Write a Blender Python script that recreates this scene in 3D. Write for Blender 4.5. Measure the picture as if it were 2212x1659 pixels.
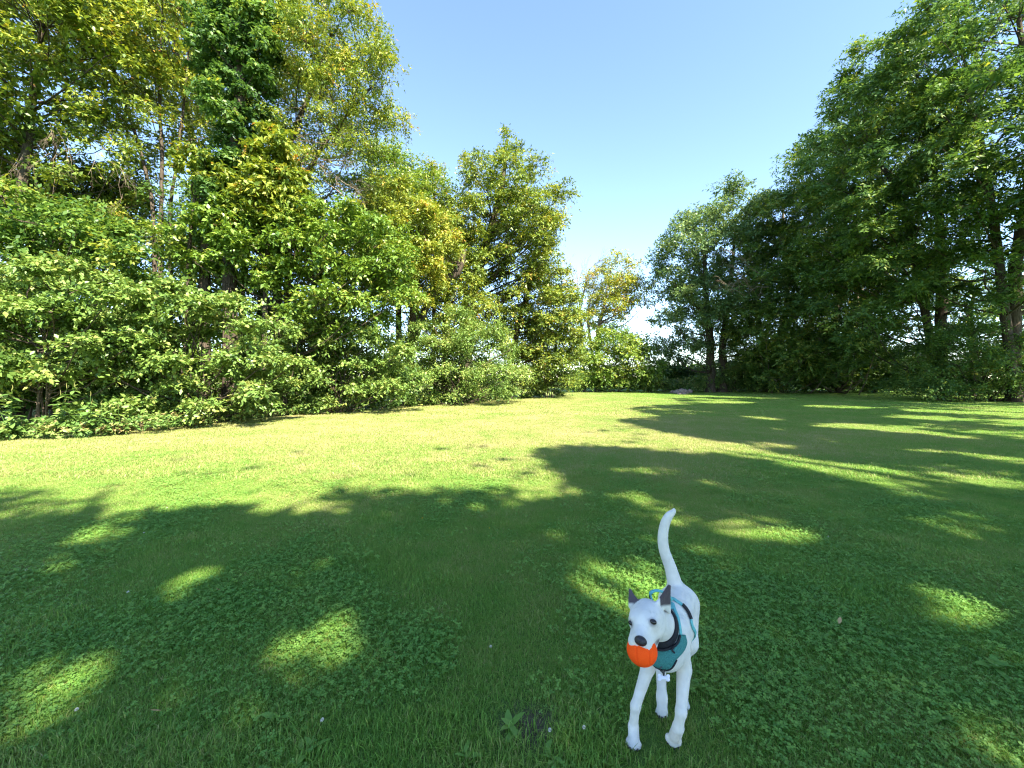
import bpy, bmesh, math, random
import numpy as np
from mathutils import Vector, Matrix
from mathutils.noise import noise as mnoise

for o in list(bpy.data.objects):
    bpy.data.objects.remove(o)
SC = bpy.context.scene
COL = SC.collection
R = math.radians

# ------------------------------------------------------------------ camera, sky, sun, exposure
CAM_H, FPX, CX, HY = 1.45, 879.0, 1106.0, 815.0     # eye height; focal length, centre column and horizon row of a 2212 x 1659 picture
cam = bpy.data.cameras.new('camera')
cam.sensor_width = 36.0
cam.lens = 36.0 * FPX / 2212.0
cam.shift_y = -(1659 / 2 - HY) / 2212.0
cam.clip_start, cam.clip_end = 0.05, 3000.0
cam_o = bpy.data.objects.new('camera', cam)
cam_o.location = (0, 0, CAM_H)
cam_o.rotation_euler = (R(90), 0, 0)
COL.objects.link(cam_o)
SC.camera = cam_o

SUN_EL = R(46.0)
SUN_AZ = R(-54.0)            # direction towards the sun, measured from +X towards +Y
sdir = Vector((math.cos(SUN_EL) * math.cos(SUN_AZ), math.cos(SUN_EL) * math.sin(SUN_AZ), math.sin(SUN_EL)))
SH = np.array([-math.cos(SUN_AZ), -math.sin(SUN_AZ)]) / math.tan(SUN_EL)   # shadow offset per metre of height

world = bpy.data.worlds.new('World')
SC.world = world
world.use_nodes = True
wn, wl = world.node_tree.nodes, world.node_tree.links
wn.clear()
sky = wn.new('ShaderNodeTexSky')
sky.sky_type = 'NISHITA'
sky.sun_disc = False
sky.sun_elevation = SUN_EL
sky.sun_rotation = math.pi / 2 - SUN_AZ
sky.altitude = 1500
sky.air_density = 1.0
sky.dust_density = 0.1
sky.ozone_density = 1.5
bg = wn.new('ShaderNodeBackground')
bg.inputs['Strength'].default_value = 0.108
wo = wn.new('ShaderNodeOutputWorld')
wl.new(sky.outputs[0], bg.inputs[0])
wl.new(bg.outputs[0], wo.inputs[0])

sun = bpy.data.lights.new('sun', 'SUN')
sun.energy = 5.0
sun.angle = R(0.6)
sun.color = (1.0, 0.93, 0.80)
sun_o = bpy.data.objects.new('sun', sun)
sun_o.rotation_euler = sdir.to_track_quat('Z', 'Y').to_euler()
sun_o.location = (30, -20, 40)
COL.objects.link(sun_o)

SC.view_settings.view_transform = 'Standard'
SC.view_settings.look = 'None'
SC.view_settings.exposure = 2.33
SC.view_settings.gamma = 1.0
SC.view_settings.use_curve_mapping = False
SC.render.engine = 'CYCLES'
SC.cycles.max_bounces = 7
SC.cycles.diffuse_bounces = 4
SC.cycles.glossy_bounces = 2
SC.cycles.transmission_bounces = 5
SC.cycles.transparent_max_bounces = 4
SC.cycles.sample_clamp_indirect = 4.0
SC.cycles.filter_width = 1.2
SC.cycles.use_denoising = True
SC.cycles.denoiser = 'OPENIMAGEDENOISE'
SC.cycles.denoising_prefilter = 'NONE'
SC.cycles.caustics_reflective = False
SC.cycles.caustics_refractive = False


# ------------------------------------------------------------------ helpers
def px(X, Y, d):
    """a point seen at picture position X, Y, standing d metres ahead"""
    return np.array([(X - CX) * d / FPX, d, CAM_H - (Y - HY) * d / FPX])


def ground(X, Y):
    d = CAM_H * FPX / (Y - HY)
    return np.array([(X - CX) * d / FPX, d, 0.0])


def nrm(a):
    return a / np.maximum(np.linalg.norm(a, axis=-1, keepdims=True), 1e-9)


def put(o, parent=None):
    COL.objects.link(o)
    if parent is not None:
        o.parent = parent
    return o


def tag(o, label=None, cat=None, group=None, kind=None):
    if label: o['label'] = label
    if cat: o['category'] = cat
    if group: o['group'] = group
    if kind: o['kind'] = kind
    return o


def empty(name, loc):
    o = bpy.data.objects.new(name, None)
    o.empty_display_size = 0.2
    o.location = Vector([float(v) for v in loc])
    return put(o)


def mesh_np(name, V, F, mat, tint=None, smooth=False, col=None):
    """mesh from arrays; F is (n,3) or (n,4)"""
    V = np.ascontiguousarray(V, dtype=np.float32)
    F = np.ascontiguousarray(F, dtype=np.int32)
    me = bpy.data.meshes.new(name)
    k = F.shape[1]
    me.vertices.add(len(V))
    me.vertices.foreach_set('co', V.ravel())
    me.loops.add(F.size)
    me.loops.foreach_set('vertex_index', F.ravel())
    me.polygons.add(len(F))
    me.polygons.foreach_set('loop_start', np.arange(0, F.size, k, dtype=np.int32))
    if smooth:
        me.polygons.foreach_set('use_smooth', np.ones(len(F), dtype=bool))
    me.update(calc_edges=True)
    if tint is not None:
        a = me.attributes.new('tint', 'FLOAT', 'FACE')
        a.data.foreach_set('value', np.ascontiguousarray(tint, dtype=np.float32))
    if col is not None:
        a = me.color_attributes.new('fur', 'FLOAT_COLOR', 'POINT')
        a.data.foreach_set('color', np.ascontiguousarray(col, dtype=np.float32).ravel())
    if mat is not None:
        me.materials.append(mat)
    return me


def obj(name, me, parent=None, origin=None):
    o = bpy.data.objects.new(name, me)
    if origin is not None:
        o.location = Vector([float(v) for v in origin])
    return put(o, parent)


class Tubes:
    """collects tapered tubes"""
    def __init__(self):
        self.V, self.F, self.n = [], [], 0

    def add(self, pts, rad, sides=6, cap=True):
        P = np.asarray(pts, float)
        rad = np.asarray(rad, float)
        m = len(P)
        T = nrm(np.gradient(P, axis=0))
        up = np.where(np.abs(T[:, 2:3]) > 0.9, np.array([[1.0, 0, 0]]), np.array([[0, 0, 1.0]]))
        A = nrm(np.cross(T, up))
        for i in range(1, m):                       # keep the frame from flipping
            a = A[i - 1] - T[i] * np.dot(A[i - 1], T[i])
            if np.linalg.norm(a) > 1e-6:
                A[i] = a / np.linalg.norm(a)
        B = np.cross(T, A)
        th = np.arange(sides) * 2 * math.pi / sides
        ring = P[:, None] + rad[:, None, None] * (np.cos(th)[None, :, None] * A[:, None] + np.sin(th)[None, :, None] * B[:, None])
        self.V.append(ring.reshape(-1, 3))
        i = np.arange(m - 1)[:, None] * sides
        j = np.arange(sides)[None]
        k = (np.arange(sides) + 1)[None] % sides
        q = np.stack([i + j, i + k, i + sides + k, i + sides + j], -1).reshape(-1, 4) + self.n
        self.F.append(q)
        self.n += m * sides
        return self

    def mesh(self, name, mat, smooth=True):
        if not self.V:
            return None
        return mesh_np(name, np.concatenate(self.V), np.concatenate(self.F), mat, smooth=smooth)


def spline(pts, n):
    """Catmull-Rom through pts"""
    P = np.asarray(pts, float)
    P = np.vstack([2 * P[0] - P[1], P, 2 * P[-1] - P[-2]])
    t = np.linspace(0, len(P) - 3 - 1e-6, n)
    i = t.astype(int)
    u = (t - i)[:, None]
    a, b, c, d = P[i], P[i + 1], P[i + 2], P[i + 3]
    return 0.5 * (2 * b + (c - a) * u + (2 * a - 5 * b + 4 * c - d) * u ** 2 + (3 * b - 3 * c + d - a) * u ** 3)


# ------------------------------------------------------------------ materials
def new_mat(name):
    m = bpy.data.materials.new(name)
    m.use_nodes = True
    nt = m.node_tree
    nt.nodes.clear()
    out = nt.nodes.new('ShaderNodeOutputMaterial')
    return m, nt.nodes, nt.links, out


def ramp(nodes, stops):
    r = nodes.new('ShaderNodeValToRGB')
    e = r.color_ramp.elements
    while len(e) < len(stops):
        e.new(0.5)
    for i, (p, c) in enumerate(stops):
        e[i].position = p
        e[i].color = (*c, 1)
    return r


def leaf_mat(name, stops, trans=0.31, rough=0.45, spec=0.35):
    m, n, l, out = new_mat(name)
    at = n.new('ShaderNodeAttribute'); at.attribute_name = 'tint'
    rp = ramp(n, stops)
    l.new(at.outputs['Fac'], rp.inputs[0])
    b = n.new('ShaderNodeBsdfPrincipled')
    b.inputs['Roughness'].default_value = rough
    b.inputs['Specular IOR Level'].default_value = spec
    l.new(rp.outputs[0], b.inputs['Base Color'])
    t = n.new('ShaderNodeBsdfTranslucent')
    hs = n.new('ShaderNodeHueSaturation')
    hs.inputs['Hue'].default_value = 0.485
    hs.inputs['Saturation'].default_value = 1.1
    hs.inputs['Value'].default_value = 1.15
    l.new(rp.outputs[0], hs.inputs['Color'])
    l.new(hs.outputs[0], t.inputs['Color'])
    mx = n.new('ShaderNodeMixShader')
    mx.inputs[0].default_value = trans
    l.new(b.outputs[0], mx.inputs[1])
    l.new(t.outputs[0], mx.inputs[2])
    l.new(mx.outputs[0], out.inputs[0])
    return m


def noise_node(n, l, scale, detail=4, rough=0.55, coord=None):
    t = n.new('ShaderNodeTexNoise')
    t.inputs['Scale'].default_value = scale
    t.inputs['Detail'].default_value = detail
    t.inputs['Roughness'].default_value = rough
    if coord is not None:
        l.new(coord, t.inputs['Vector'])
    return t


def plain_mat(name, color, rough=0.6, spec=0.3, var=0.15, scale=40, bump=0.0, stretch=None, metallic=0.0):
    m, n, l, out = new_mat(name)
    tc = n.new('ShaderNodeTexCoord')
    co = tc.outputs['Object']
    if stretch:
        mp = n.new('ShaderNodeMapping')
        mp.inputs['Scale'].default_value = stretch
        l.new(co, mp.inputs['Vector'])
        co = mp.outputs[0]
    t = noise_node(n, l, scale, coord=co)
    c = np.array(color)
    rp = ramp(n, [(0.3, tuple(c * (1 - var))), (0.7, tuple(np.minimum(c * (1 + var), 1)))])
    l.new(t.outputs[0], rp.inputs[0])
    b = n.new('ShaderNodeBsdfPrincipled')
    b.inputs['Roughness'].default_value = rough
    b.inputs['Specular IOR Level'].default_value = spec
    b.inputs['Metallic'].default_value = metallic
    l.new(rp.outputs[0], b.inputs['Base Color'])
    if bump:
        bp = n.new('ShaderNodeBump')
        bp.inputs['Strength'].default_value = bump
        bp.inputs['Distance'].default_value = 0.02
        l.new(t.outputs[0], bp.inputs['Height'])
        l.new(bp.outputs[0], b.inputs['Normal'])
    l.new(b.outputs[0], out.inputs[0])
    return m


M = {}
M['bark'] = plain_mat('bark', (0.075, 0.058, 0.042), 0.9, 0.1, 0.5, 9, 0.8, (3, 3, 0.5))
M['bark_pale'] = plain_mat('bark_pale', (0.20, 0.16, 0.12), 0.9, 0.1, 0.35, 9, 0.6, (3, 3, 0.5))
M['deadwood'] = plain_mat('deadwood', (0.20, 0.155, 0.11), 0.9, 0.1, 0.3, 9, 0.3, (2, 2, 0.6))
M['hedge'] = leaf_mat('hedge_leaf', [(0, (0.055, 0.112, 0.022)), (0.45, (0.130, 0.215, 0.042)), (0.8, (0.215, 0.300, 0.066)), (1, (0.30, 0.31, 0.08))], rough=0.42, trans=0.30)
M['glossy'] = leaf_mat('glossy_leaf', [(0, (0.060, 0.128, 0.020)), (0.5, (0.140, 0.235, 0.034)), (0.9, (0.235, 0.315, 0.050)), (1, (0.31, 0.32, 0.06))], rough=0.38, spec=0.45)
M['yellow'] = leaf_mat('yellowing_leaf', [(0, (0.068, 0.120, 0.022)), (0.4, (0.165, 0.235, 0.036)), (0.75, (0.290, 0.320, 0.046)), (0.93, (0.38, 0.345, 0.05)), (1, (0.44, 0.25, 0.06))])
M['autumn'] = leaf_mat('autumn_leaf', [(0, (0.13, 0.19, 0.03)), (0.4, (0.25, 0.30, 0.042)), (0.8, (0.42, 0.39, 0.05)), (1, (0.45, 0.29, 0.06))])
M['ash'] = leaf_mat('ash_leaf', [(0, (0.046, 0.105, 0.024)), (0.5, (0.105, 0.195, 0.037)), (0.85, (0.20, 0.285, 0.050)), (1, (0.32, 0.33, 0.055))], trans=0.42)
M['maple'] = leaf_mat('maple_leaf', [(0, (0.060, 0.120, 0.040)), (0.5, (0.125, 0.205, 0.062)), (1, (0.24, 0.29, 0.085))])
M['weed'] = leaf_mat('weed_leaf', [(0, (0.065, 0.14, 0.03)), (0.5, (0.13, 0.225, 0.05)), (0.85, (0.22, 0.29, 0.07)), (1, (0.36, 0.27, 0.12))])


# ------------------------------------------------------------------ shade map: where the sun reaches the lawn
LIT = np.array([(-300, 960), (-300, 1045), (0, 1063), (100, 1060), (110, 1078), (250, 1090), (165, 1115), (250, 1118), (480, 1093),
                (520, 1108), (720, 1118), (790, 1100), (735, 1070), (760, 1058), (1000, 1060), (1090, 1065), (1110, 1090), (1170, 1092),
                (1285, 1060), (1230, 1040), (1200, 1010), (1150, 975), (1180, 965), (1360, 972), (1480, 985), (1560, 985), (1650, 1005),
                (1700, 1020), (1800, 1040), (1950, 1050), (2300, 1070), (2300, 1045), (2000, 1022), (1850, 1008), (1720, 988),
                (1600, 962), (1480, 945), (1345, 917), (1340, 908), (1420, 900), (1350, 884), (1470, 868), (1420, 858), (1560, 850),
                (1560, 830), (-300, 830)], float)
FLECKS = np.array([(100, 1475, 115, 55), (190, 1160, 52, 22), (-20, 1270, 50, 22), (410, 1245, 75, 26), (610, 1235, 60, 20),
                   (720, 1375, 105, 46), (600, 1460, 60, 30), (1345, 1265, 72, 46), (1360, 1078, 38, 15), (1360, 1020, 110, 8),
                   (1525, 1047, 36, 9), (1560, 1145, 58, 12), (1640, 1133, 36, 11), (1420, 1108, 25, 12), (2000, 1140, 40, 10),
                   (1750, 1165, 60, 9), (1800, 880, 60, 4), (1830, 923, 70, 7), (1935, 933, 40, 6), (2010, 890, 50, 4),
                   (2000, 905, 60, 5), (1670, 965, 22, 8), (2180, 890, 60, 4), (2050, 945, 25, 5), (2130, 985, 25, 7),
                   (1640, 905, 30, 4), (1560, 870, 60, 3), (1900, 858, 70, 2.5), (1960, 1062, 60, 8), (2090, 1120, 50, 8), (1900, 1225, 45, 8), (2060, 1320, 50, 9), (1250, 1160, 40, 10), (900, 1250, 45, 12), (2000, 975, 40, 5), (1800, 955, 35, 5)], float)


def in_poly(P, poly):
    x, y = P[:, 0], P[:, 1]
    c = np.zeros(len(P), bool)
    j = len(poly) - 1
    for i in range(len(poly)):
        xi, yi = poly[i]; xj, yj = poly[j]
        with np.errstate(divide='ignore', invalid='ignore'):
            hit = ((yi > y) != (yj > y)) & (x < (xj - xi) * (y - yi) / (yj - yi + 1e-12) + xi)
        c ^= hit
        j = i
    return c


def sun_gap(C, rng, soft=0.0):
    """true where a spray at C would shade a spot that the photograph shows in sun"""
    g = C[:, :2] + SH[None] * C[:, 2:3]
    g = g + rng.normal(0, 0.15, g.shape)
    y = np.maximum(g[:, 1], 0.9)
    P = np.stack([CX + FPX * g[:, 0] / y, HY + CAM_H * FPX / y], 1)
    hit = in_poly(P, LIT)
    for fx, fy, rx, ry in FLECKS:
        c = ground(fx, fy)
        a, b = rx * c[1] / FPX + 0.12, ry * c[1] ** 2 / (CAM_H * FPX) + 0.12
        hit |= ((g[:, 0] - c[0]) / a) ** 2 + ((g[:, 1] - c[1]) / b) ** 2 < 1
    return hit & (g[:, 1] > 0.9)


# ------------------------------------------------------------------ foliage and trees
def foliage(clumps, n_leaves, rng, L=9, spray=0.45, leaf=0.10, width=0.5, up=0.15, droop=0.25, flat=0.7, lobes=7,
            tint=0.45, tvar=0.16, pinnate=False, keep=None, shell=0.5, round_leaf=False, yellow=0.0, one_tri=False):
    """leafy sprays spread over lobes of each clump -> (V, F, tint). clumps: (centre, radii, tint offset)"""
    cc = np.array([c[0] for c in clumps]); cr = np.array([c[1] for c in clumps])
    ct = np.array([c[2] if len(c) > 2 else 0.0 for c in clumps])
    K = len(cc)
    ld = nrm(rng.normal(size=(K, lobes, 3)))
    ld[..., 2] = np.where(ld[..., 2] < -0.35, -ld[..., 2] * 0.6, ld[..., 2])
    lc = cc[:, None] + ld * cr[:, None] * rng.uniform(0.35, 0.80, (K, lobes, 1))
    lr = cr[:, None] * rng.uniform(0.34, 0.62, (K, lobes, 1))
    lt = ct[:, None] + rng.normal(0, tvar * 0.8, (K, lobes))
    lc, lr, lt = lc.reshape(-1, 3), lr.reshape(-1, 3), lt.ravel()
    cidx = np.repeat(np.arange(K), lobes)
    w = (lr[:, 0] * lr[:, 2]) * rng.uniform(0.5, 1.4, len(lr))
    NS = max(4, int(n_leaves / L))
    li = rng.choice(len(lr), NS, p=w / w.sum())
    u = nrm(rng.normal(size=(NS, 3)))
    fl = (u[:, 2] < -0.2) & (rng.random(NS) < 0.6)
    u[fl, 2] *= -1
    rad = shell + (1 - shell) * np.sqrt(rng.random((NS, 1)))
    pos = lc[li] + u * lr[li] * rad
    outw = nrm(u * 0.8 + nrm(pos - cc[cidx[li]]) * 0.7)
    d = nrm(outw + rng.normal(0, 0.42, (NS, 3)) + np.array([0, 0, up]))
    ln = spray * rng.uniform(0.6, 1.35, (NS, 1))
    pos = pos - d * ln * 0.5
    if keep is not None:
        ok = keep(pos + d * ln * 0.5)
        pos, d, ln, outw, li = pos[ok], d[ok], ln[ok], outw[ok], li[ok]
        NS = len(pos)
    st = lt[li] + rng.normal(0, tvar * 0.7, NS)
    if yellow:
        st = st + (rng.random(NS) < yellow) * rng.uniform(0.25, 0.5, NS)
    side = nrm(np.cross(d, np.array([0, 0, 1.0]) + rng.normal(0, 0.35, (NS, 3))))
    t = (np.arange(L) + 0.6) / L
    t = t[None, :] + rng.uniform(-0.3, 0.3, (NS, L)) / L
    p = pos[:, None] + d[:, None] * ln[:, None] * t[..., None]
    p[..., 2] -= droop * ln * t ** 2
    s = np.where(np.arange(L) % 2 == 0, 1.0, -1.0)[None, :, None]
    s = np.broadcast_to(s, (NS, L, 1)).copy()
    s[:, -1] = 0
    jit = 0.25 if pinnate else 0.5
    lv = nrm(d[:, None] * 0.55 + side[:, None] * s * 0.85 + rng.normal(0, jit, (NS, L, 3)) - np.array([0, 0, droop * 0.7]))
    nv = nrm(np.array([0, 0, 1.0]) * flat + outw[:, None] * (1 - flat) * 1.2 + rng.normal(0, 0.36, (NS, L, 3)))
    wd = nrm(np.cross(nv, lv))
    nn = np.cross(lv, wd)
    ll = leaf * rng.uniform(0.5, 1.4, (NS, L, 1))
    wv = wd * ll * width * 0.5
    base = p
    tip = p + lv * ll - np.array([0, 0, 1.0]) * ll * 0.12
    if one_tri:
        q = p + lv * ll * 0.22
        V = np.stack([q + wv, tip, q - wv], 2).reshape(-1, 3)
        F = np.arange(NS * L * 3).reshape(-1, 3)
        rep = 1
    elif round_leaf:
        a1 = p + lv * ll * 0.28 + nn * ll * 0.05
        a2 = p + lv * ll * 0.68 + nn * ll * 0.03
        V = np.stack([base, a1 + wv, a2 + wv * 0.85, tip, a2 - wv * 0.85, a1 - wv], 2).reshape(-1, 3)
        k = np.arange(NS * L)[:, None] * 6
        F = np.stack([k + np.array([[0, 1, 2]]), k + np.array([[0, 2, 3]]), k + np.array([[0, 3, 4]]), k + np.array([[0, 4, 5]])], 1).reshape(-1, 3)
        rep = 4
    else:
        mid = p + lv * ll * 0.42 + nn * ll * 0.07
        V = np.stack([base, mid + wv, tip, mid - wv], 2).reshape(-1, 3)
        k = np.arange(NS * L)[:, None] * 4
        F = np.stack([k + np.array([[0, 1, 2]]), k + np.array([[0, 2, 3]])], 1).reshape(-1, 3)
        rep = 2
    if keep is not None:
        okl = keep((base + lv * ll * 0.5).reshape(-1, 3))
        F = F.reshape(NS * L, rep, 3)[okl].reshape(-1, 3)
    tt = np.clip(tint + st[:, None] + rng.normal(0, tvar, (NS, L)), 0.0, 1.0).ravel()
    tt = np.repeat(tt[okl] if keep is not None else tt, rep)
    return V, F, tt, (lc, lr, cidx)


def outline_clumps(poly, d0, thick, r, n, rng, squash=0.85, tint=0.0, tgrad=None, hole=None):
    """clumps filling a crown whose silhouette at depth d0 is poly (picture units); r in metres, thick = depth of the crown"""
    poly = np.array(poly, float)
    rp = r * FPX / d0
    lo, hi = poly.min(0), poly.max(0)
    e0, e1 = poly, np.roll(poly, -1, 0)

    def edge(P):
        ab = e1 - e0
        t = np.clip(((P[:, None] - e0[None]) * ab[None]).sum(-1) / ((ab ** 2).sum(-1)[None] + 1e-9), 0, 1)
        q = e0[None] + t[..., None] * ab[None]
        return np.linalg.norm(P[:, None] - q, axis=-1).min(1)
    pts, cand = [], []
    for _ in range(60):
        P = rng.uniform(lo, hi, (400, 2))
        P = P[in_poly(P, poly)]
        if hole is not None and len(P):
            for hl in (hole if isinstance(hole[0], list) else [hole]):
                P = P[~in_poly(P, np.array(hl, float))]
        if not len(P):
            continue
        P = P[edge(P) > rp * 0.40]
        if len(P):
            cand.append(P)
        if sum(len(c) for c in cand) > 40 * n:
            break
    if not cand:
        return []
    cand = np.concatenate(cand)
    ed = edge(cand)
    emax = max(ed.max(), 1e-6)
    out = []
    Y = d0 + rng.uniform(-0.5, 0.5, len(cand)) * thick * (0.30 + 0.70 * np.sqrt(ed / emax))
    W = np.stack([(cand[:, 0] - CX) * d0 / FPX, Y, CAM_H - (cand[:, 1] - HY) * d0 / FPX], 1)
    chosen = [int(rng.integers(len(cand)))]
    dist = np.linalg.norm(W - W[chosen[0]], axis=1)
    while len(chosen) < min(n, len(cand)):
        i = int(np.argmax(dist * rng.uniform(0.6, 1.0, len(dist))))
        chosen.append(i)
        dist = np.minimum(dist, np.linalg.norm(W - W[i], axis=1))
    for i in chosen:
        rr = r * rng.uniform(0.75, 1.2)
        c = W[i].copy()
        c[2] = max(c[2], rr * 0.55)
        out.append((c, np.array([rr, rr, rr * squash]), tint + (tgrad(cand[i]) if tgrad else 0.0)))
    return out


def wood(clumps, lobes, trunks, rng, twig=0.012, limb=0.30, skip=None):
    """limbs from the trunks to every clump, twigs on to its lobes"""
    tb = Tubes()
    lc, lr, cidx = lobes
    TP = np.concatenate([spline(np.array(t)[:, :3], 40) for t in trunks])
    TR = np.concatenate([np.interp(np.linspace(0, 1, 40), np.linspace(0, 1, len(t)), np.array(t)[:, 3]) for t in trunks])
    for k, cl in enumerate(clumps):
        if skip is not None and skip[k]:
            continue
        c = cl[0]
        hd = np.linalg.norm(TP[:, :2] - c[:2], axis=1)
        cost = hd + np.abs(TP[:, 2] - np.maximum(c[2] - 0.55 * hd, 0.1)) * 1.0
        i = int(np.argmin(cost))
        a = TP[i]
        ln = np.linalg.norm(c - a)
        mid = a * 0.5 + c * 0.5 + np.array([0, 0, -0.06 * ln]) + rng.normal(0, 0.06 * ln, 3)
        pth = spline([a, mid, c], 7)
        r0 = min(max(TR[i] * limb, twig * 1.5), 0.03 + 0.02 * ln)
        tb.add(pth, np.linspace(r0, twig * 1.2, 7), 5)
        for q in np.nonzero(cidx == k)[0]:
            if rng.random() < 0.85:
                b = lc[q]
                m2 = c * 0.5 + b * 0.5 + rng.normal(0, 0.08, 3) * np.linalg.norm(b - c)
                tb.add(spline([c, m2, b], 4), np.linspace(twig * 1.1, twig * 0.35, 4), 3)
    return tb


def make_plant(name, label, cat, base, clumps, n_leaves, mat, trunks, seed, bark='bark', group=None, twig=0.012, keep_fn=None,
               crown='crown', stem='trunk', extra=None, limb=0.30, **kw):
    rng = np.random.default_rng(seed)
    root = empty(name, (base[0], base[1], 0))
    b = np.array([base[0], base[1], 0.0])
    tag(root, label, cat, group)
    V, F, T, lobes = foliage(clumps, n_leaves, rng, keep=(lambda P: keep_fn(P, rng)) if keep_fn else None, **kw)
    obj(crown, mesh_np(crown, V - b, F, M[mat], T), root)
    for t in trunks:
        t = np.array(t, float)
        tb = Tubes()
        m = max(10, len(t) * 4)
        P = spline(t[:, :3], m)
        rad = np.interp(np.linspace(0, 1, m), np.linspace(0, 1, len(t)), t[:, 3])
        if t[0, 2] < 0.3:
            rad[0] *= 1.35
        P[1:] += rng.normal(0, 0.12, P[1:].shape) * rad[1:, None]
        tb.add(P - b, rad, 9)
        obj(stem, tb.mesh(stem, M[bark]), root)
    skip = sun_gap(np.array([c[0] for c in clumps]), rng) if keep_fn else None
    tb = wood(clumps, lobes, trunks, rng, twig, limb, skip)
    tb.V = [v - b for v in tb.V]
    tag(obj('limbs' if stem == 'trunk' else 'twigs', tb.mesh('limbs', M[bark]), root), kind='stuff')
    return root, b


def bare(tb, p, d, ln, r, depth, rng, spread=0.55, droop=0.0, b=np.zeros(3)):
    """recursive leafless branch"""
    d = d / np.linalg.norm(d)
    q = p + d * ln * 0.5 + rng.normal(0, 0.07 * ln, 3)
    e = p + d * ln + rng.normal(0, 0.09 * ln, 3) - np.array([0, 0, droop * ln])
    tb.add(spline([p, q, e], 4) - b, np.linspace(r, r * 0.55, 4), 4 if depth > 1 else 3)
    if depth == 0:
        return
    for _ in range(rng.integers(2, 5)):
        t = rng.uniform(0.35, 1.0)
        s = p + (e - p) * t
        bare(tb, s, d + rng.normal(0, spread, 3) - np.array([0, 0, droop]), ln * rng.uniform(0.45, 0.75), r * 0.55, depth - 1, rng, spread, droop, b)


# ------------------------------------------------------------------ lawn material, ground
def lawn_nodes(n, l, dry=0.0):
    g = n.new('ShaderNodeNewGeometry')
    big = noise_node(n, l, 0.55, 3, 0.6, g.outputs['Position'])
    sm = noise_node(n, l, 3.2, 4, 0.65, g.outputs['Position'])
    sep = n.new('ShaderNodeSeparateXYZ')
    l.new(g.outputs['Position'], sep.inputs[0])
    far = n.new('ShaderNodeMapRange')                  # the mown field gets drier away from the trees
    far.inputs['From Min'].default_value = 2.5
    far.inputs['From Max'].default_value = 9.0
    far.inputs['To Min'].default_value = -0.08
    far.inputs['To Max'].default_value = 0.28
    l.new(sep.outputs['Y'], far.inputs['Value'])
    xr = n.new('ShaderNodeMapRange')
    xr.inputs['From Min'].default_value = 2.0
    xr.inputs['From Max'].default_value = 12.0
    xr.inputs['To Min'].default_value = 0.0
    xr.inputs['To Max'].default_value = -0.32
    l.new(sep.outputs['X'], xr.inputs['Value'])
    a = n.new('ShaderNodeMath'); a.operation = 'MULTIPLY_ADD'
    l.new(big.outputs[0], a.inputs[0]); a.inputs[1].default_value = 0.9; a.inputs[2].default_value = -0.45
    b = n.new('ShaderNodeMath'); b.operation = 'MULTIPLY_ADD'
    l.new(sm.outputs[0], b.inputs[0]); b.inputs[1].default_value = 0.7; b.inputs[2].default_value = -0.35
    s1 = n.new('ShaderNodeMath'); s1.operation = 'ADD'; l.new(a.outputs[0], s1.inputs[0]); l.new(b.outputs[0], s1.inputs[1])
    s2 = n.new('ShaderNodeMath'); s2.operation = 'ADD'; l.new(s1.outputs[0], s2.inputs[0]); l.new(far.outputs[0], s2.inputs[1])
    s3 = n.new('ShaderNodeMath'); s3.operation = 'ADD'; l.new(s2.outputs[0], s3.inputs[0]); l.new(xr.outputs[0], s3.inputs[1])
    return s3.outputs[0]


def grass_mat(name, off, stops, trans=0.45):
    m, n, l, out = new_mat(name)
    v = lawn_nodes(n, l)
    at = n.new('ShaderNodeAttribute'); at.attribute_name = 'tint'
    oi = n.new('ShaderNodeObjectInfo')
    a = n.new('ShaderNodeMath'); a.operation = 'ADD'; l.new(v, a.inputs[0]); l.new(at.outputs['Fac'], a.inputs[1])
    b = n.new('ShaderNodeMath'); b.operation = 'MULTIPLY_ADD'
    l.new(oi.outputs['Random'], b.inputs[0]); b.inputs[1].default_value = 0.14; b.inputs[2].default_value = off - 0.07
    c = n.new('ShaderNodeMath'); c.operation = 'ADD'; l.new(a.outputs[0], c.inputs[0]); l.new(b.outputs[0], c.inputs[1])
    rp = ramp(n, stops)
    l.new(c.outputs[0], rp.inputs[0])
    d = n.new('ShaderNodeBsdfPrincipled')
    d.inputs['Roughness'].default_value = 0.5
    d.inputs['Specular IOR Level'].default_value = 0.3
    l.new(rp.outputs[0], d.inputs['Base Color'])
    t = n.new('ShaderNodeBsdfTranslucent')
    hs = n.new('ShaderNodeHueSaturation'); hs.inputs['Value'].default_value = 1.25; hs.inputs['Hue'].default_value = 0.49
    l.new(rp.outputs[0], hs.inputs['Color']); l.new(hs.outputs[0], t.inputs['Color'])
    mx = n.new('ShaderNodeMixShader'); mx.inputs[0].default_value = trans
    l.new(d.outputs[0], mx.inputs[1]); l.new(t.outputs[0], mx.inputs[2])
    l.new(mx.outputs[0], out.inputs[0])
    return m


GSTOPS = [(0.0, (0.135, 0.305, 0.042)), (0.35, (0.200, 0.350, 0.056)), (0.6, (0.275, 0.345, 0.078)), (0.8, (0.40, 0.385, 0.140)), (1.0, (0.50, 0.44, 0.22))]
M['grass'] = grass_mat('grass_blade', 0.40, GSTOPS)
M['clover'] = grass_mat('clover_leaf', 0.30, [(0.0, (0.135, 0.300, 0.055)), (0.4, (0.200, 0.350, 0.066)), (0.8, (0.27, 0.37, 0.08)), (1.0, (0.34, 0.37, 0.10))])


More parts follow.
